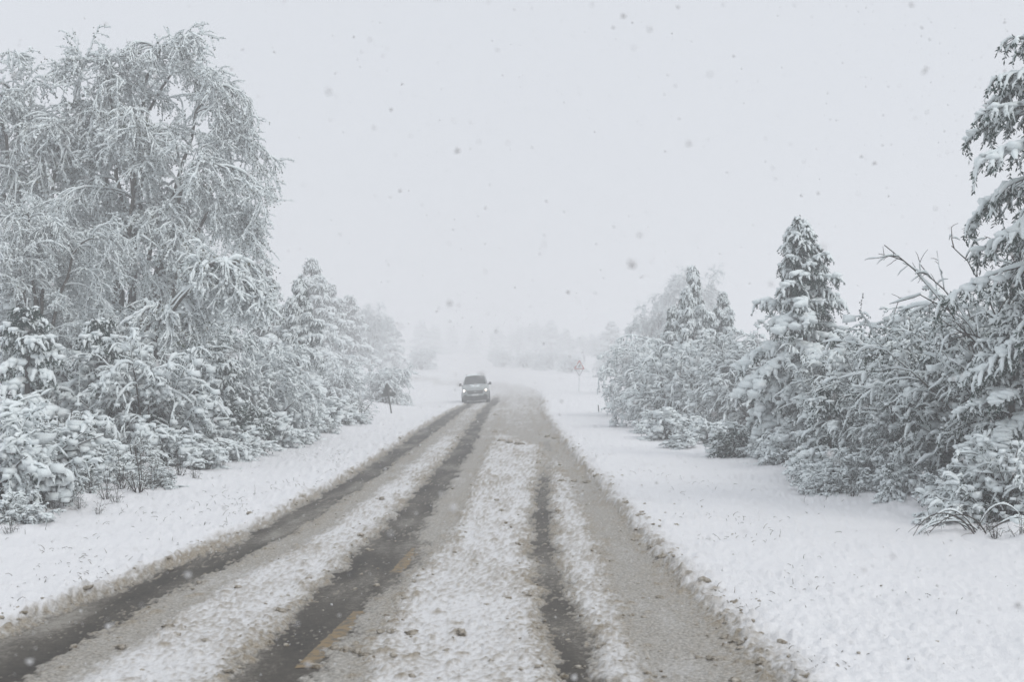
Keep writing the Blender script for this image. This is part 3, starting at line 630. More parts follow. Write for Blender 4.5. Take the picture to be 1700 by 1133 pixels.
put(BUSH_R, 'snowy_bush', 'greyish bush behind the low shrubs, second left of the pointed conifer', 'bush', 1215, 38, 2.9, 3.4, 3.0, RB)
put(CON_B, 'drooping_conifer', 'tallest conifer of the middle clump on the right', 'tree', 1150, 44, 5.9, 6.2, .2, RB, .75)
put(CON_B, 'drooping_conifer', 'narrow conifer at the right of the middle clump', 'tree', 1200, 46, 5.0, 6.2, 1.8, RB, .75)
put(CON_B, 'drooping_conifer', 'shorter conifer at the left of the middle clump', 'tree', 1118, 47, 4.6, 6.2, 3.3, RB, .9)
put(BUSH_W, 'weeping_bush', 'weeping snowy bush at the left foot of the middle clump', 'bush', 1120, 41, 3.0, 3.0, 0.3, RB)
put(BUSH_W, 'weeping_bush', 'hazy weeping bush on the side of the middle clump towards the road', 'bush', 1085, 52, 3.3, 3.0, 2.3, RB)
put(BIRCH_B, 'birch_tree', 'faint round birch crown rising behind the middle clump on the right', 'tree', 1150, 104, 11.8, 11, 1.4, RB)
put(BIRCH_B, 'birch_tree', 'faint birch on the left shoulder of the middle clump', 'tree', 1088, 86, 7.4, 11, 3.8, RB, 1.0)
put(BUSH_D, 'evergreen_bush', 'hazy bush right behind the warning sign side of the thicket', 'bush', 1066, 84, 3.5, 3.6, 1.0, RB)
put(CON_A, 'drooping_evergreen', 'drooping evergreen low at the right edge beneath the leafless branches', 'tree', 1678, 16.6, 3.0, 5.6, 2.1, RB, 1.25)
put(CON_A, 'drooping_evergreen', 'drooping evergreen between the rounded bushes and the right edge', 'tree', 1560, 19.5, 2.7, 5.6, 4.0, RB, 1.3)
put(CON_B, 'drooping_evergreen', 'taller drooping evergreen at the right edge behind the leafless branches', 'tree', 1705, 20.0, 4.3, 6.2, 1.1, RB, 1.0)
put(CON_B, 'drooping_evergreen', 'drooping evergreen just right of the rounded snowy bush', 'tree', 1500, 23.0, 3.1, 6.2, 5.1, RB, 1.1)
RS = 'low shrubs buried in snow along the right verge'
ls = [(1105, 35, .9, 1.2), (1092, 38, .8, 1.2), (1150, 34, .7, 1.2), (1180, 32, .7, 1.2), (1225, 29, .75, 1.1), (1265, 27, .6, 1.2), (1305, 25, .7, 1.2), (1340, 23, .6, 1.2), (1420, 20.5, .6, 1.2),
      (1500, 19, .7, 1.1), (1072, 45, .8, 1.3), (1640, 16, .8, 1.1), (1042, 56, .8, 1.4), (1385, 19.8, .7, 1.2), (1585, 17.2, .6, 1.3), (1130, 31, .42, 1.5), (1200, 28, .4, 1.5), (1372, 19.2, .38, 1.5)]
od = ordered(ls)
for i, (px, d, h, wd) in enumerate(ls):
    put(BUSH_N if d < 22 else BUSH_S, 'low_shrub', od[i] + ' from left of the low snow-buried shrubs on the right verge', 'shrub', px, d, h, 1.0, i * 1.3, RS, wd)
put(BUSH_N, 'low_shrub', 'snow-heaped shrub at the right edge beside the bent stems', 'shrub', 1668, 15.4, 1.05, 1.0, 2.0, RS)
put(BUSH_K, 'dark_bush', 'small dark shrub on the right verge left of the young conifer', 'shrub', 1225, 27.6, .75, 1.3, 0, RS, 1.3)
put(CON_Y, 'young_conifer', 'tiny dark sapling alone on the right verge', 'tree', 1477, 18.0, .72, 3.2, 0, None, 1.0)
RW = 'bare weeds poking out of the right verge'
lw = [(1415, 18.6, .5), (1650, 14.2, .4), (1690, 14.0, .45), (1120, 33, .6), (1010, 60, .6), (1600, 15.6, .5), (1385, 19, .4), (1545, 15.2, .35), (1635, 14.6, .4)]
od = ordered(lw)
for i, (px, d, h) in enumerate(lw):
    put(BUSH_X, 'dry_weed', od[i] + ' from left of the bare weeds in the right verge snow', 'weed', px, d, h, 1.0, i * 2.1, RW, .8)
# bare branches with snow ridges leaning out at the right
def bare_bush():
    rg = np.random.default_rng(77); tr, tw, lf, sn = Geo(), Geo(), Geo(), Geo(); d = 15.6
    def q(px, row, dd=0): return np.array([(px - 1730) / FPX * d, dd, (HZ - row) / FPX * d + CAM_H - .35])
    mains = [(q(1730, 860), q(1690, 600), q(1580, 470), q(1468, 384)), (q(1730, 860), q(1700, 640, -.3), q(1600, 520, -.4), q(1500, 470, -.6)),
             (q(1740, 860), q(1720, 560, .2), q(1650, 440, .3), q(1598, 378, .3)), 
             (q(1740, 860), q(1740, 600, -.4), q(1680, 460, -.6), q(1640, 392, -.6)), (q(1750, 860), q(1720, 620, -.6), q(1640, 520, -.9), q(1520, 540, -1.1)),
              (q(1760, 860), q(1760, 560, .3), q(1720, 440, .2), q(1700, 372, .2)),
             (q(1740, 860), q(1700, 620, -.2), q(1610, 500, -.1), q(1530, 420, 0))]
    P = np.stack([bezier(*m, 14) for m in mains]); P[:, 2:] += rg.normal(0, .015, P[:, 2:].shape)
    tr.add(tubes(P, rad(P, .028, .006), 6)); S = P[:, 3:12]; sn.add(tubes(S, snowrad(S, .042, rg, .3, .6, .45), 6, .8, .8))
    p, dr, t, pi = spawn(P, 9, .35, 1.0, .5, 1.1, rg); dr[:, 2] += .25
    B = grow(p, dr, rg.uniform(.18, .62, len(t)), 6, .5 * rg.uniform(-.6, 1.6, len(t)), .10, rg)
    tw.add(tubes(B, rad(B, .009, .0035), 4)); k = rg.random(len(B)) < .62; sn.add(tubes(B[k], snowrad(B[k], .024, rg, .3, .5, .4), 5, .8, .8))
    p, dr, t, pi = spawn(B, 3, .2, 1.0, .5, 1.1, rg); B2 = grow(p, dr, rg.uniform(.06, .22, len(t)), 4, .4, .12, rg)
    tw.add(tubes(B2, rad(B2, .005, .003), 3)); k = rg.random(len(B2)) < .4; sn.add(tubes(B2[k], snowrad(B2[k], .018, rg, .3, .6, .4), 5, .8, .8))
    return proto(tr, tw, lf, sn, M_LEAF, M_TWIG, nm='bare_bush')
place(bare_bush(), 'bare_bush', 'leafless bush at the right edge, long bare branches edged with snow', 'bush', at(1730, 18.4), 18.4, 18.4 / 15.6, group=RB, dz=-.3)
def bent_stems():
    rg = np.random.default_rng(78); tr, tw, lf, sn = Geo(), Geo(), Geo(), Geo()
    m = []
    for k in range(9):
        f = np.array([rg.uniform(-.12, .12), rg.uniform(-.2, .2), -.05]); w = rg.uniform(.35, .85) * (1 if k % 4 == 0 else -1); h = rg.uniform(.25, .62)
        m.append((f, f + np.array([w * .2, 0, h]), f + np.array([w * .7, rg.uniform(-.2, .2), h * 1.15]), f + np.array([w * 1.1, rg.uniform(-.2, .2), h * .35])))
    P = np.stack([bezier(*q, 12) for q in m]); tr.add(tubes(P, rad(P, .012, .004), 5)); sn.add(tubes(P[:6], snowrad(P[:6], .018, rg, .2, .6), 5, .8, .8))
    p, d, t, _ = spawn(P, 4, .4, 1, .5, 1, rg); B = grow(p, d, rg.uniform(.05, .2, len(t)), 4, .8, .1, rg); tw.add(tubes(B, rad(B, .004, .002), 3))
    return proto(tr, tw, lf, sn, M_LEAF, M_TWIG, nm='bent_stems')
place(bent_stems(), 'bent_bramble', 'brown bramble stems bowed into arches on the right verge', 'shrub', at(1625, 14.6), 14.6)

# far trees in the mist behind the bend
FAR = 'misty trees beyond the bend'
fl = [(890, 168, 6.8, 0), (915, 158, 6.0, 1), (860, 172, 5.2, 0), (940, 150, 4.6, 1), (970, 140, 4.2, 0), (825, 190, 5.5, 1), (995, 128, 4.4, 0), (785, 205, 5.0, 1), (750, 215, 6.0, 1), (722, 190, 5.5, 1), (700, 165, 6.0, 1), (1015, 112, 5.0, 1)]
od = ordered(fl)
for i, (px, d, h, k) in enumerate(fl):
    d *= 1.9; h *= 1.65
    put(BIRCH_B if k == 0 else CON_B, 'distant_tree', od[i] + ' from left of the faint trees in the mist beyond the bend', 'tree', px, d, h, 11 if k == 0 else 6.2, i * 1.9, FAR, 1.5)
fb = [(905, 138, 2.4), (950, 120, 1.8), (1012, 104, 1.8), (1024, 90, 2.0), (870, 150, 2.2), (700, 125, 2.4), (835, 160, 2.4)]
od = ordered(fb)
for i, (px, d, h) in enumerate(fb):
    d *= 1.5; h *= 1.4
    put(BUSH_W, 'distant_bush', od[i] + ' from left of the faint snowy bushes beside the bend', 'bush', px, d, h, 3.0, i * 1.4, 'misty bushes beside the bend', 1.2)
print('plants', time.time() - T_START)

# ------------------------------------------------------------------ small mesh helpers for made things
def simple(name, rough, col, metallic=0.0, emit=None, spec=0.5):
    m, t, b = new_mat(name); b.inputs['Base Color'].default_value = (*col, 1); b.inputs['Roughness'].default_value = rough; b.inputs['Metallic'].default_value = metallic
    b.inputs['Specular IOR Level'].default_value = spec
    if emit: b.inputs['Emission Color'].default_value = (*emit[0], 1); b.inputs['Emission Strength'].default_value = emit[1]
    return m
def poly_mesh(name, V, F, mat, bevel=0.0, smooth=False):
    me = bpy.data.meshes.new(name); me.from_pydata([tuple(v) for v in V], [], [tuple(f) for f in F]); me.update()
    if mat: me.materials.append(mat)
    import bmesh
    bm = bmesh.new(); bm.from_mesh(me); bmesh.ops.recalc_face_normals(bm, faces=bm.faces)
    if bevel: bmesh.ops.bevel(bm, geom=list(bm.edges), offset=bevel, segments=2, affect='EDGES', profile=0.6)
    for f in bm.faces: f.smooth = smooth
    bm.to_mesh(me); bm.free(); return me
def box(name, c, s, mat, bevel=0.01, parent=None, taper=1.0, smooth=False):
    x, y, z = c; a, b_, h = s[0] / 2, s[1] / 2, s[2] / 2
    V = [(x - a, y - b_, z - h), (x + a, y - b_, z - h), (x + a, y + b_, z - h), (x - a, y + b_, z - h),
         (x - a * taper, y - b_ * taper, z + h), (x + a * taper, y - b_ * taper, z + h), (x + a * taper, y + b_ * taper, z + h), (x - a * taper, y + b_ * taper, z + h)]
    F = [(0, 3, 2, 1), (4, 5, 6, 7), (0, 1, 5, 4), (1, 2, 6, 5), (2, 3, 7, 6), (3, 0, 4, 7)]
    return link(name, poly_mesh(name, V, F, mat, bevel, smooth), parent)
def prism(name, pts, y0, y1, mat, parent=None, bevel=0.0):
    """outline in x,z extruded along y."""
    n = len(pts); V = [(p[0], y0, p[1]) for p in pts] + [(p[0], y1, p[1]) for p in pts]
    F = [tuple(range(n))[::-1], tuple(range(n, 2 * n))] + [(i, (i + 1) % n, n + (i + 1) % n, n + i) for i in range(n)]
    return link(name, poly_mesh(name, V, F, mat, bevel), parent)
def loft(name, secs, mat, parent=None, bevel=0.0, smooth=True, caps=True):
    n = len(secs[0]); V = [p for s in secs for p in s]; F = []
    for k in range(len(secs) - 1):
        for i in range(n):
            F.append((k * n + i, k * n + (i + 1) % n, (k + 1) * n + (i + 1) % n, (k + 1) * n + i))
    if caps: F += [tuple(range(n))[::-1], tuple(range((len(secs) - 1) * n, len(secs) * n))]
    return link(name, poly_mesh(name, V, F, mat, bevel, smooth), parent)
def lathe_x(name, prof, mat, parent, loc, n=28):
    """profile (x, r) turned about the x axis."""
    V = []; F = []
    for k, (x, r) in enumerate(prof):
        for i in range(n):
            a = 2 * math.pi * i / n; V.append((x + loc[0], r * math.cos(a) + loc[1], r * math.sin(a) + loc[2]))
    for k in range(len(prof) - 1):
        for i in range(n): F.append((k * n + i, k * n + (i + 1) % n, (k + 1) * n + (i + 1) % n, (k + 1) * n + i))
    F += [tuple(range(n)), tuple(range((len(prof) - 1) * n, len(prof) * n))[::-1]]
    return link(name, poly_mesh(name, V, F, mat, 0, True), parent)

# ------------------------------------------------------------------ the oncoming car (front towards -y)
M_PAINT = noisy('silver_white_paint', (0.32, 0.36, 0.36), (0.42, 0.46, 0.46), 4, 0.3, 0.5)
M_GLASS = simple('dark_glass', 0.08, (0.02, 0.028, 0.03))
M_BLACK = noisy('black_plastic', (0.02, 0.022, 0.022), (0.06, 0.06, 0.058), 12, 0.6)
M_TYRE = noisy('tyre_rubber', (0.015, 0.015, 0.015), (0.05, 0.048, 0.045), 18, 0.8)
M_RIM = simple('grey_alloy', 0.35, (0.35, 0.35, 0.36), 0.8)
M_LAMP = simple('headlamp_glow', 0.2, (0.9, 0.9, 0.85), 0, ((1.0, 0.86, 0.66), 9.0))
M_CHROME = simple('chrome_trim', 0.2, (0.6, 0.6, 0.62), 1.0)
M_PLATE = simple('white_number_plate', 0.5, (0.7, 0.72, 0.72))
cx_, cy_ = at(791.5, 79.0), 79.0
car = bpy.data.objects.new('oncoming_car', None); COL.objects.link(car)
car.location = (cx_, cy_ - 2.2, float(gz(cx_, cy_)[0]) - 0.02); car.rotation_euler = (0, -R(3.4), R(0.4))
car.scale = (0.95, 1, 1.10)
car['label'] = 'pale silver car driving towards us with headlights on, snow on its roof'; car['category'] = 'car'
def sec(y, hw0, hw1, z0, z1, ch=0.10, hw2=None, z2=None):
    """a rounded body section across the car at y: sill, waist, top."""
    hw2 = hw2 or hw1 - ch; z2 = z2 or z1 + ch * .6
    half = [(hw0 * .96, z0), (hw0, z0 + .12), (hw1, (z0 + z1) * .55), (hw1 - .015, z1), (hw2, z2), (hw2 * .55, z2 + .025)]
    return [(x, y, z) for x, z in half] + [(-x, y, z) for x, z in half[::-1]]
loft('body', [sec(0.00, .70, .74, .34, .72, .10), sec(.06, .82, .84, .27, .78, .12), sec(.22, .87, .89, .24, .84, .14), sec(.60, .89, .905, .24, .92, .16), sec(1.15, .89, .91, .24, 1.00, .17),
              sec(1.4, .89, .91, .24, 1.03, .10), sec(2.6, .89, .91, .24, 1.05, .06), sec(3.9, .89, .905, .25, 1.06, .06), sec(4.35, .86, .88, .30, 1.04, .08), sec(4.46, .78, .8, .38, .96, .08)], M_PAINT, car)
def gsec(y, hb, ht, zb, zt):
    half = [(hb, zb), (hb * .5 + ht * .5 + .015, (zb + zt) / 2), (ht, zt - .05), (ht - .07, zt), (ht * .5, zt + .02)]
    return [(x, y, z) for x, z in half] + [(-x, y, z) for x, z in half[::-1]]
loft('cabin', [gsec(1.10, .80, .76, 1.0, 1.06), gsec(1.50, .82, .70, 1.0, 1.34), gsec(1.86, .83, .64, 1.0, 1.60), gsec(2.4, .84, .645, 1.0, 1.645), gsec(3.5, .83, .64, 1.0, 1.63), gsec(4.1, .81, .62, 1.0, 1.55), gsec(4.4, .79, .72, 1.0, 1.08)], M_PAINT, car)
def ws(z, off):                       # windscreen point heights -> y
    return np.interp(z, [1.06, 1.34, 1.60], [1.10, 1.50, 1.86]) - off
V = []
for z, hw in ((1.075, .745), (1.2, .725), (1.34, .685), (1.47, .655), (1.575, .62)):
    for f in (-1, -.5, 0, .5, 1): V.append((f * hw, ws(z, .05 - .02 * f * f), z + .03 * (1 - f * f)))
link('windscreen', poly_mesh('windscreen', V, grid_faces(5, 5), M_GLASS, 0, True), car)
for s in (-1, 1):
    prism_pts = [(1.62, 1.10), (3.0, 1.10), (3.0, 1.52), (1.98, 1.53)]
    Vs = [(s * (np.interp(z, [1.0, 1.6], [.865, .69])), y, z) for y, z in prism_pts]
    link('side_window', poly_mesh('side_window', Vs, [(0, 1, 2, 3)], M_GLASS), car)
    hp = [(s * .84, .60), (s * .83, .77), (s * .60, .73), (s * .53, .63)]
    lamp = prism('headlight', [(s * .86, .70), (s * .84, .83), (s * .62, .79), (s * .54, .70)], -.012, .20, M_CHROME, car, 0.01)
    lathe = lathe_x('bulb', [(0, .015), (.015, .05), (.04, .055)], M_LAMP, lamp, (0, 0, 0), 20); lathe.rotation_euler = (0, 0, R(90)); lathe.location = (s * .735, -.045, .765)
    prism('fog_light', [(s * .74, .40), (s * .76, .52), (s * .58, .52), (s * .56, .42)], -.02, .1, M_BLACK, car, 0.01)
    mir = box('mirror', (s * 1.02, 1.34, 1.12), (.20, .10, .15), M_BLACK, .03, car, .9)
    box('mirror_arm', (s * .91, 1.36, 1.07), (.10, .04, .05), M_BLACK, .008, mir)
    for y in (.86, 3.55):
        w = lathe_x('wheel', [(-.11, .20), (-.11, .33), (-.08, .355), (.08, .355), (.11, .33), (.11, .20)], M_TYRE, car, (s * .82, y, .355))
        lathe_x('rim', [(-.01, .02), (-.012, .17), (.02, .21)] if s > 0 else [(-.02, .21), (.012, .17), (.01, .02)], M_RIM, w, (s * .935, y, .355), 20)
    prism('wiper', [(s * .05 - .3, 1.085), (s * .05 + .3, 1.20), (s * .05 + .3, 1.215), (s * .05 - .3, 1.10)], 1.08 - .03, 1.10 - .03, M_BLACK, car)
gr = prism('grille', [(-.50, .57), (.50, .57), (.56, .75), (-.56, .75)], -.03, .10, M_BLACK, car, .008)
for z in (.65, .69): box('grille_bar', (0, -.035, z), (.98, .012, .012), M_CHROME, .002, gr)
box('badge', (0, -.045, .69), (.11, .015, .08), M_CHROME, .02, gr)
prism('bumper', [(-.80, .17), (.80, .17), (.84, .30), (.82, .47), (.50, .45), (-.50, .45), (-.82, .47), (-.84, .30)], -.045, .25, M_BLACK, car, .015)
box('number_plate', (0, -.06, .50), (.46, .012, .11), M_PLATE, .003, car)
for s in (-1, 1): box('roof_rail', (s * .60, 2.8, 1.68), (.04, 1.5, .04), M_BLACK, .01, car)
def snow_pad(name, x0, x1, y0, y1, zf, h, parent, seed, nx=26, ny=26):
    X, Y = np.meshgrid(np.linspace(0, 1, nx), np.linspace(0, 1, ny)); ex = np.minimum(np.minimum(X, 1 - X), np.minimum(Y, 1 - Y))
    x = x0 + (x1 - x0) * X; y = y0 + (y1 - y0) * Y
    z = zf(x, y) + h * np.clip(ex * 8, 0, 1) ** .5 * (1 + .5 * fbm(x * 3, y * 3, seed, 3)) - .02
    return link(name, mesh_np(name, np.stack([x, y, z], -1).reshape(-1, 3), grid_faces(ny, nx), M_SNOW), parent)
snow_pad('roof_snow', -.62, .62, 1.86, 4.05, lambda x, y: 1.645 - .05 * (np.abs(x) / .62) ** 3 - .0 * y - .06 * sstep(3.4, 4.1, y), .075, car, 5)
snow_pad('bonnet_snow', -.70, .70, .22, 1.12, lambda x, y: np.interp(y, [.22, .6, 1.15], [.945, 1.035, 1.12]) - .06 * (np.abs(x) / .7) ** 3, .03, car, 6)

# ------------------------------------------------------------------ signs and stakes
M_BACK = noisy('dull_metal_back', (0.06, 0.07, 0.068), (0.15, 0.16, 0.15), 7, 0.6, 0.3)
M_POST = noisy('grey_post', (0.07, 0.072, 0.07), (0.14, 0.14, 0.135), 8, 0.7)
M_RED = noisy('red_sign_border', (0.42, 0.07, 0.05), (0.55, 0.14, 0.11), 9, 0.5)
M_WHITE = noisy('white_sign_face', (0.66, 0.67, 0.68), (0.78, 0.79, 0.80), 7, 0.6)
def rtri(s, cz, r=0.12, n=5):         # rounded upright triangle outline of side s
    h = s * math.sqrt(3) / 2; c = [(0, cz + h * 2 / 3), (-s / 2, cz - h / 3), (s / 2, cz - h / 3)]; o = []
    for k in range(3):
        p = np.array(c[k]); a = nrm(np.array(c[k - 1]) - p); b_ = nrm(np.array(c[(k + 1) % 3]) - p)
        for j in range(n):
            t_ = j / (n - 1); q0 = p + a * r * s; q2 = p + b_ * r * s; o.append(tuple((1 - t_) ** 2 * q0 + 2 * t_ * (1 - t_) * p + t_ * t_ * q2))
    return o
def empty(name, loc, rot, label, cat):
    o = bpy.data.objects.new(name, None); COL.objects.link(o); o.location = loc; o.rotation_euler = rot; o['label'] = label; o['category'] = cat; return o
d = 55.0; x = at(651, d)
sg = empty('road_sign', (x, d, float(gz(x, d)[0]) - .15), (R(2), -R(9), R(8)), 'dark triangular road sign seen from behind on a leaning post', 'sign')
P = np.array([[[0, 0, 0], [0, 0, .5], [0, 0, 1.0], [0, 0, 1.55]]], float)
v, f = tubes(P, np.full((1, 4), .034), 10); link('post', mesh_np('post', v, f, M_POST), sg)
prism('panel', rtri(.72, 1.16), .045, .057, M_BACK, sg, .003)
prism('rim', rtri(.745, 1.16), .0575, .0635, M_POST, sg)
box('bracket', (0, .036, 1.08), (.34, .018, .035), M_POST, .004, sg); box('bracket', (0, .036, 1.30), (.2, .018, .035), M_POST, .004, sg)
rg = np.random.default_rng(9)
C = np.array([[-.03, .04, 1.60], [.03, .03, 1.62], [-.16, .04, 1.38], [.15, .05, 1.36], [-.27, .05, 1.16], [.27, .05, 1.15]]); S = np.array([[.05, .05, .06], [.04, .04, .05], [.06, .04, .04], [.06, .04, .04], [.06, .04, .035], [.06, .04, .035]])
v, f = lumps(C, S, rg, .12); link('snow_cap', mesh_np('snow_cap', v, f, M_SNOW), sg, kind='stuff')
d = 92.0; x = at(961, d)
sg = empty('warning_sign', (x, d, float(gz(x, d)[0]) - .15), (0, R(1), R(-6)), 'red bordered triangular warning sign fading in the mist right of the road', 'sign')
P = np.array([[[0, .03, 0], [0, .03, .9], [0, .03, 1.6], [0, .03, 2.35]]], float)
v, f = tubes(P, np.full((1, 4), .032), 10); link('post', mesh_np('post', v, f, M_WHITE), sg)
zc = 2.10
prism('panel', rtri(.86, zc), 0, .012, M_RED, sg, .002)
prism('face', rtri(.60, zc - .005, .08), -.006, -.001, M_WHITE, sg)
prism('symbol', [(-.06, zc - .13), (0, zc - .13), (0, zc - .02), (.06, zc + .03), (.09, zc), (.10, zc + .12), (-.02, zc + .10), (.01, zc + .075), (-.06, zc + .01)], -.012, -.0075, M_BLACK, sg)
for s in (-1, 1):
    P = np.array([[[s * .30, .025, zc - .22], [s * .18, .028, zc - .45], [s * .02, .03, zc - .75]]], float); v, f = tubes(P, np.full((1, 3), .022), 6); link('brace', mesh_np('brace', v, f, M_POST), sg)
rg = np.random.default_rng(10)
v, f = lumps(np.array([[0, .01, zc + .50], [-.22, 0, zc + .1], [.2, 0, zc + .13], [-.1, -.01, zc - .1], [.12, -.01, zc - .16]]), np.array([[.08, .05, .05], [.07, .03, .06], [.07, .03, .06], [.09, .012, .06], [.08, .012, .05]]), rg, .15)
link('snow_cap', mesh_np('snow_cap', v, f, M_SNOW), sg, kind='stuff')
for px, d, h, lab in ((1022, 46, .42, 'short dark stake in the snow nearest the right thicket'), (994, 57, .40, 'farther short grey stake in the right verge')):
    x = at(px, d); st = empty('marker_stake', (x, d, float(gz(x, d)[0]) - .06), (0, R(-4), 0), lab, 'stake'); st['group'] = 'stakes on the right verge'
    box('stake_post', (0, 0, h / 2), (.055, .04, h), M_POST, .006, st, .9)
    v, f = lumps(np.array([[0, 0, h + .01]]), np.array([[.04, .035, .03]]), rg, .1); link('snow_cap', mesh_np('snow_cap', v, f, M_SNOW), st)

# ------------------------------------------------------------------ slush clods, grass and falling snow
def sample_clods(n, seed):
    rg = np.random.default_rng(seed); xs = []; ys = []
    for tab, w, sd_ in ((T1L, .22, .10), (T1R, .10, .12), (T2L, .16, .08), (G2R, .12, .12), (T3L, .16, .09), (T3R, .10, .12), (XR, .30, .16), (G4L, .06, .15)):
        k = int(n * w); s = 1 / rg.uniform(1 / 60, 1 / 7.0, k); xs.append(np.interp(s, *np.array(tab).T) + rg.normal(0, sd_, k) + (-.06 if tab in (T1L, T2L, T3L) else .06)); ys.append(s)
    k = int(n * .5); s = 1 / rg.uniform(1 / 45, 1 / 7.0, k); xs.append(rg.uniform(-2.6, 1.7, k)); ys.append(s)
    k = int(n * .07); s = 1 / rg.uniform(1 / 30, 1 / 7.5, k); xs.append(1.8 + rg.exponential(.7, k)); ys.append(s)
    return np.concatenate(xs), np.concatenate(ys), rg
xs, ys, rg = sample_clods(480, 3)
z, _, _ = snow_field(xs, ys); z = np.maximum(z, base_z(xs, ys))
s = rg.lognormal(math.log(.014), .45, len(xs)) * np.where(xs > 2.0, .8, 1)
v, f = lumps(np.stack([xs, ys, z + s * .05], -1), np.stack([s * 1.4, s * 1.1, s * .7], -1), rg, .26)
o = link('slush_crumbs', mesh_np('slush_crumbs', v, f, M_CLOD), kind='stuff'); o['label'] = 'brown crumbs of dirty slush scattered along the wheel tracks'; o['category'] = 'slush'
def _fine_lump(n=7):
    V = []; F = []
    for ax in range(3):
        for sg_ in (-1, 1):
            o0 = len(V); g = np.linspace(-1, 1, n)
            for a_ in g:
                for b_ in g:
                    p = [0, 0, 0]; p[ax] = sg_; p[(ax + 1) % 3] = a_; p[(ax + 2) % 3] = b_; V.append(p)
            q = grid_faces(n, n) + o0; F.append(q if sg_ < 0 else q[:, ::-1])
    V = np.array(V, float); key = np.round(V * 999).astype(int); _, ix, inv = np.unique(key, axis=0, return_index=True, return_inverse=True)
    V = V[ix]; return V / np.linalg.norm(V, axis=1, keepdims=True), inv.ravel()[np.concatenate(F)]
FLV, FLF = _fine_lump()
def clod(label, x, y, sz, seed, spread=0):
    r_ = 1 + .95 * fbm(FLV[:, 0] * 1.3 + seed * 3.1 + FLV[:, 2], FLV[:, 1] * 1.3 + FLV[:, 2] * 1.7, seed, 4)
    sz = sz * .78; v = FLV * r_[:, None] * np.array([1.45, 1.0, .7]) * sz; a_ = seed * 1.3; c_, s_ = math.cos(a_), math.sin(a_)
    v = np.stack([v[:, 0] * c_ - v[:, 1] * s_, v[:, 0] * s_ + v[:, 1] * c_, v[:, 2] + sz * .02], -1)
    zq, _, _ = snow_field(np.array([x]), np.array([y])); zq = max(zq[0], base_z(x, y))
    o = link('slush_clod', mesh_np('slush_clod', v, FLF, M_CLOD)); o.location = (x, y, zq); o['label'] = label; o['category'] = 'slush clod'; o['group'] = 'large clods of brown slush'
def G(px, row): d_ = CAM_H * FPX / (row - HZ); return at(px, d_), d_
ORD = ['first', 'second', 'third', 'fourth', 'fifth', 'sixth', 'seventh', 'eighth', 'ninth', 'tenth', 'eleventh', 'twelfth', 'thirteenth', 'fourteenth', 'fifteenth', 'sixteenth', 'seventeenth', 'eighteenth', 'nineteenth', 'twentieth']
for i, (px, row, sz) in enumerate(((556, 1078, .040), (576, 1082, .045), (594, 1086, .05), (607, 1092, .042))):
    x, y = G(px, row); clod(ORD[i] + ' from left in the row of brown clods by the near yellow dash', x, y, sz, 60 + i)
for i, (px, row, sz) in enumerate(((932, 803, .07), (952, 802, .06), (975, 804, .075), (990, 801, .06))):
    x, y = G(px, row); clod(ORD[i] + ' from left in the clod line across the far right lane', x, y, sz, 70 + i)
for i, (px, row, sz) in enumerate(((832, 735, .10), (846, 738, .13), (862, 741, .12), (908, 727, .11), (922, 730, .11))):
    x, y = G(px, row); clod(ORD[i] + ' from left of the dark clods beyond the white patch mid-road', x, y, sz, 80 + i)
for lab, px, row, sz in (('dark clod on the left between the first two wheel tracks', 205, 1080, .045), ('brown clod higher up between the left wheel tracks', 282, 1050, .05),
                         ('brown clod on the white strip left of the near yellow dash', 468, 1022, .045), ('round clod just right of the near yellow dash top', 655, 1040, .045), ('pale brown clod right of the round clod', 684, 1060, .05),
                         ('lone brown clod on the grey band near the bottom right', 1180, 1098, .045), ('dark clod at the left lip of the right wheel track', 900, 1045, .05), ('pale clod in the middle of the right lane near the bottom', 765, 1062, .05),
                         ('clod at the right road edge halfway to the bend', 1098, 935, .06), ('clod on the right road edge above the halfway one', 1080, 916, .055), ('clod low on the right road edge, nearest of them', 1262, 1112, .055), ('second nearest clod on the right road edge', 1222, 1075, .05),
                         ('dark clod on the left verge beside the first track', 416, 862, .05), ('small dark clod on the road right of the oncoming car', 822, 690, .10), ('clod alone in the right lane left of the wheel track', 834, 853, .05),
                         ('clod alone on the grey band halfway up the right lane', 1095, 995, .045), ('brown clod high on the right snow verge', 1060, 868, .055)):
    x, y = G(px, row); clod(lab, x, y, sz, int(px) % 97)
rg = np.random.default_rng(44)
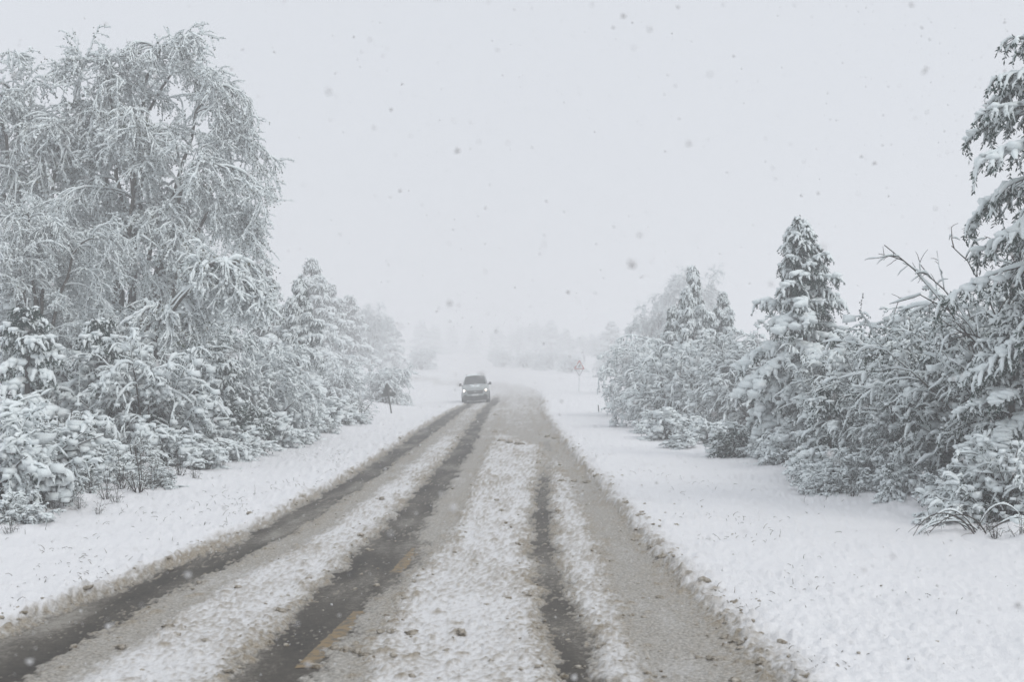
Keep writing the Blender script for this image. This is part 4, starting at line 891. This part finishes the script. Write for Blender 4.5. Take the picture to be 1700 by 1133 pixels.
# dead grass tips through the snow on both verges
k = 11000; yy = 1 / rg.uniform(1 / 55, 1 / 8.0, k); sd_ = rg.random(k) < .62
xx = np.where(sd_, np.interp(yy, *np.array(XL).T) - .12 - rg.exponential(1.5, k), np.interp(yy, *np.array(XR).T) + .2 + rg.exponential(1.5, k))
gk = fbm(xx * .8, yy * .5, 91, 3) + rg.normal(0, .12, k) > .12; xx = xx[gk]; yy = yy[gk]; k = len(xx)
zz_, _, _ = snow_field(xx, yy)
P = grow(np.stack([xx, yy, zz_ - .02], -1), np.stack([rg.normal(0, .6, k), rg.normal(0, .4, k), np.full(k, .8)], -1), rg.lognormal(math.log(.06), .4, k) * (.6 + .4 * sstep(9, 15, yy)) * (1 + .8 * sstep(4.5, 7, np.abs(xx))), 4, 1.4, .14, rg)
v, f = tubes(P, rad(P, .0042, .0015), 3); o = link('dead_grass', mesh_np('dead_grass', v, f, M_GRASS), kind='stuff'); o['label'] = 'dead grass tips poking through the snow of both verges'; o['category'] = 'grass'
# falling snow: flakes fill the air over the road
k = 38000; yy = (rg.uniform(1.6 ** 1.6, 36 ** 1.6, k)) ** (1 / 1.6); yy[:320] = rg.uniform(1.6, 7, 320)
xx = rg.uniform(-1, 1, k) * (.55 * yy + .6); zz_ = rg.uniform(-.30, .42, k) * yy + CAM_H; ok = zz_ > .2
C = np.stack([xx, yy, zz_], -1)[ok]; s = rg.lognormal(math.log(.0027), .4, len(C))
OV = np.array([[1, 1, 1], [1, -1, -1], [-1, 1, -1], [-1, -1, 1]], float) * .8; OF = np.array([[0, 1, 2], [0, 3, 1], [0, 2, 3], [1, 3, 2]])
V = (OV[None] * s[:, None, None] * rg.uniform(.6, 1.3, (len(C), 4, 1)) + C[:, None, :]).reshape(-1, 3); F = (OF[None] + (np.arange(len(C)) * 4)[:, None, None]).reshape(-1, 3)
o = link('falling_snow', mesh_np('falling_snow', V, F, M_FLAKE), kind='stuff'); o['label'] = 'snowflakes falling through the air over the road'; o['category'] = 'snow'

# ------------------------------------------------------------------ snow-filled air
hz, t, b = new_mat('snowy_air'); t.nodes.remove(b)
pv = t.nodes.new('ShaderNodeVolumePrincipled'); pv.inputs['Color'].default_value = (0.988, 0.992, 1.0, 1); pv.inputs['Density'].default_value = HAZE_DENSITY; pv.inputs['Anisotropy'].default_value = 0.0
t.links.new(pv.outputs[0], t.nodes['Material Output'].inputs['Volume'])
o = box('haze', (0, 430, 10.0), (1900, 960, 23), hz, 0); o['kind'] = 'stuff'; o['label'] = 'pale snowy haze filling the air'; o['category'] = 'haze'
print('done', time.time() - T_START, sum(len(m.polygons) for m in bpy.data.meshes))
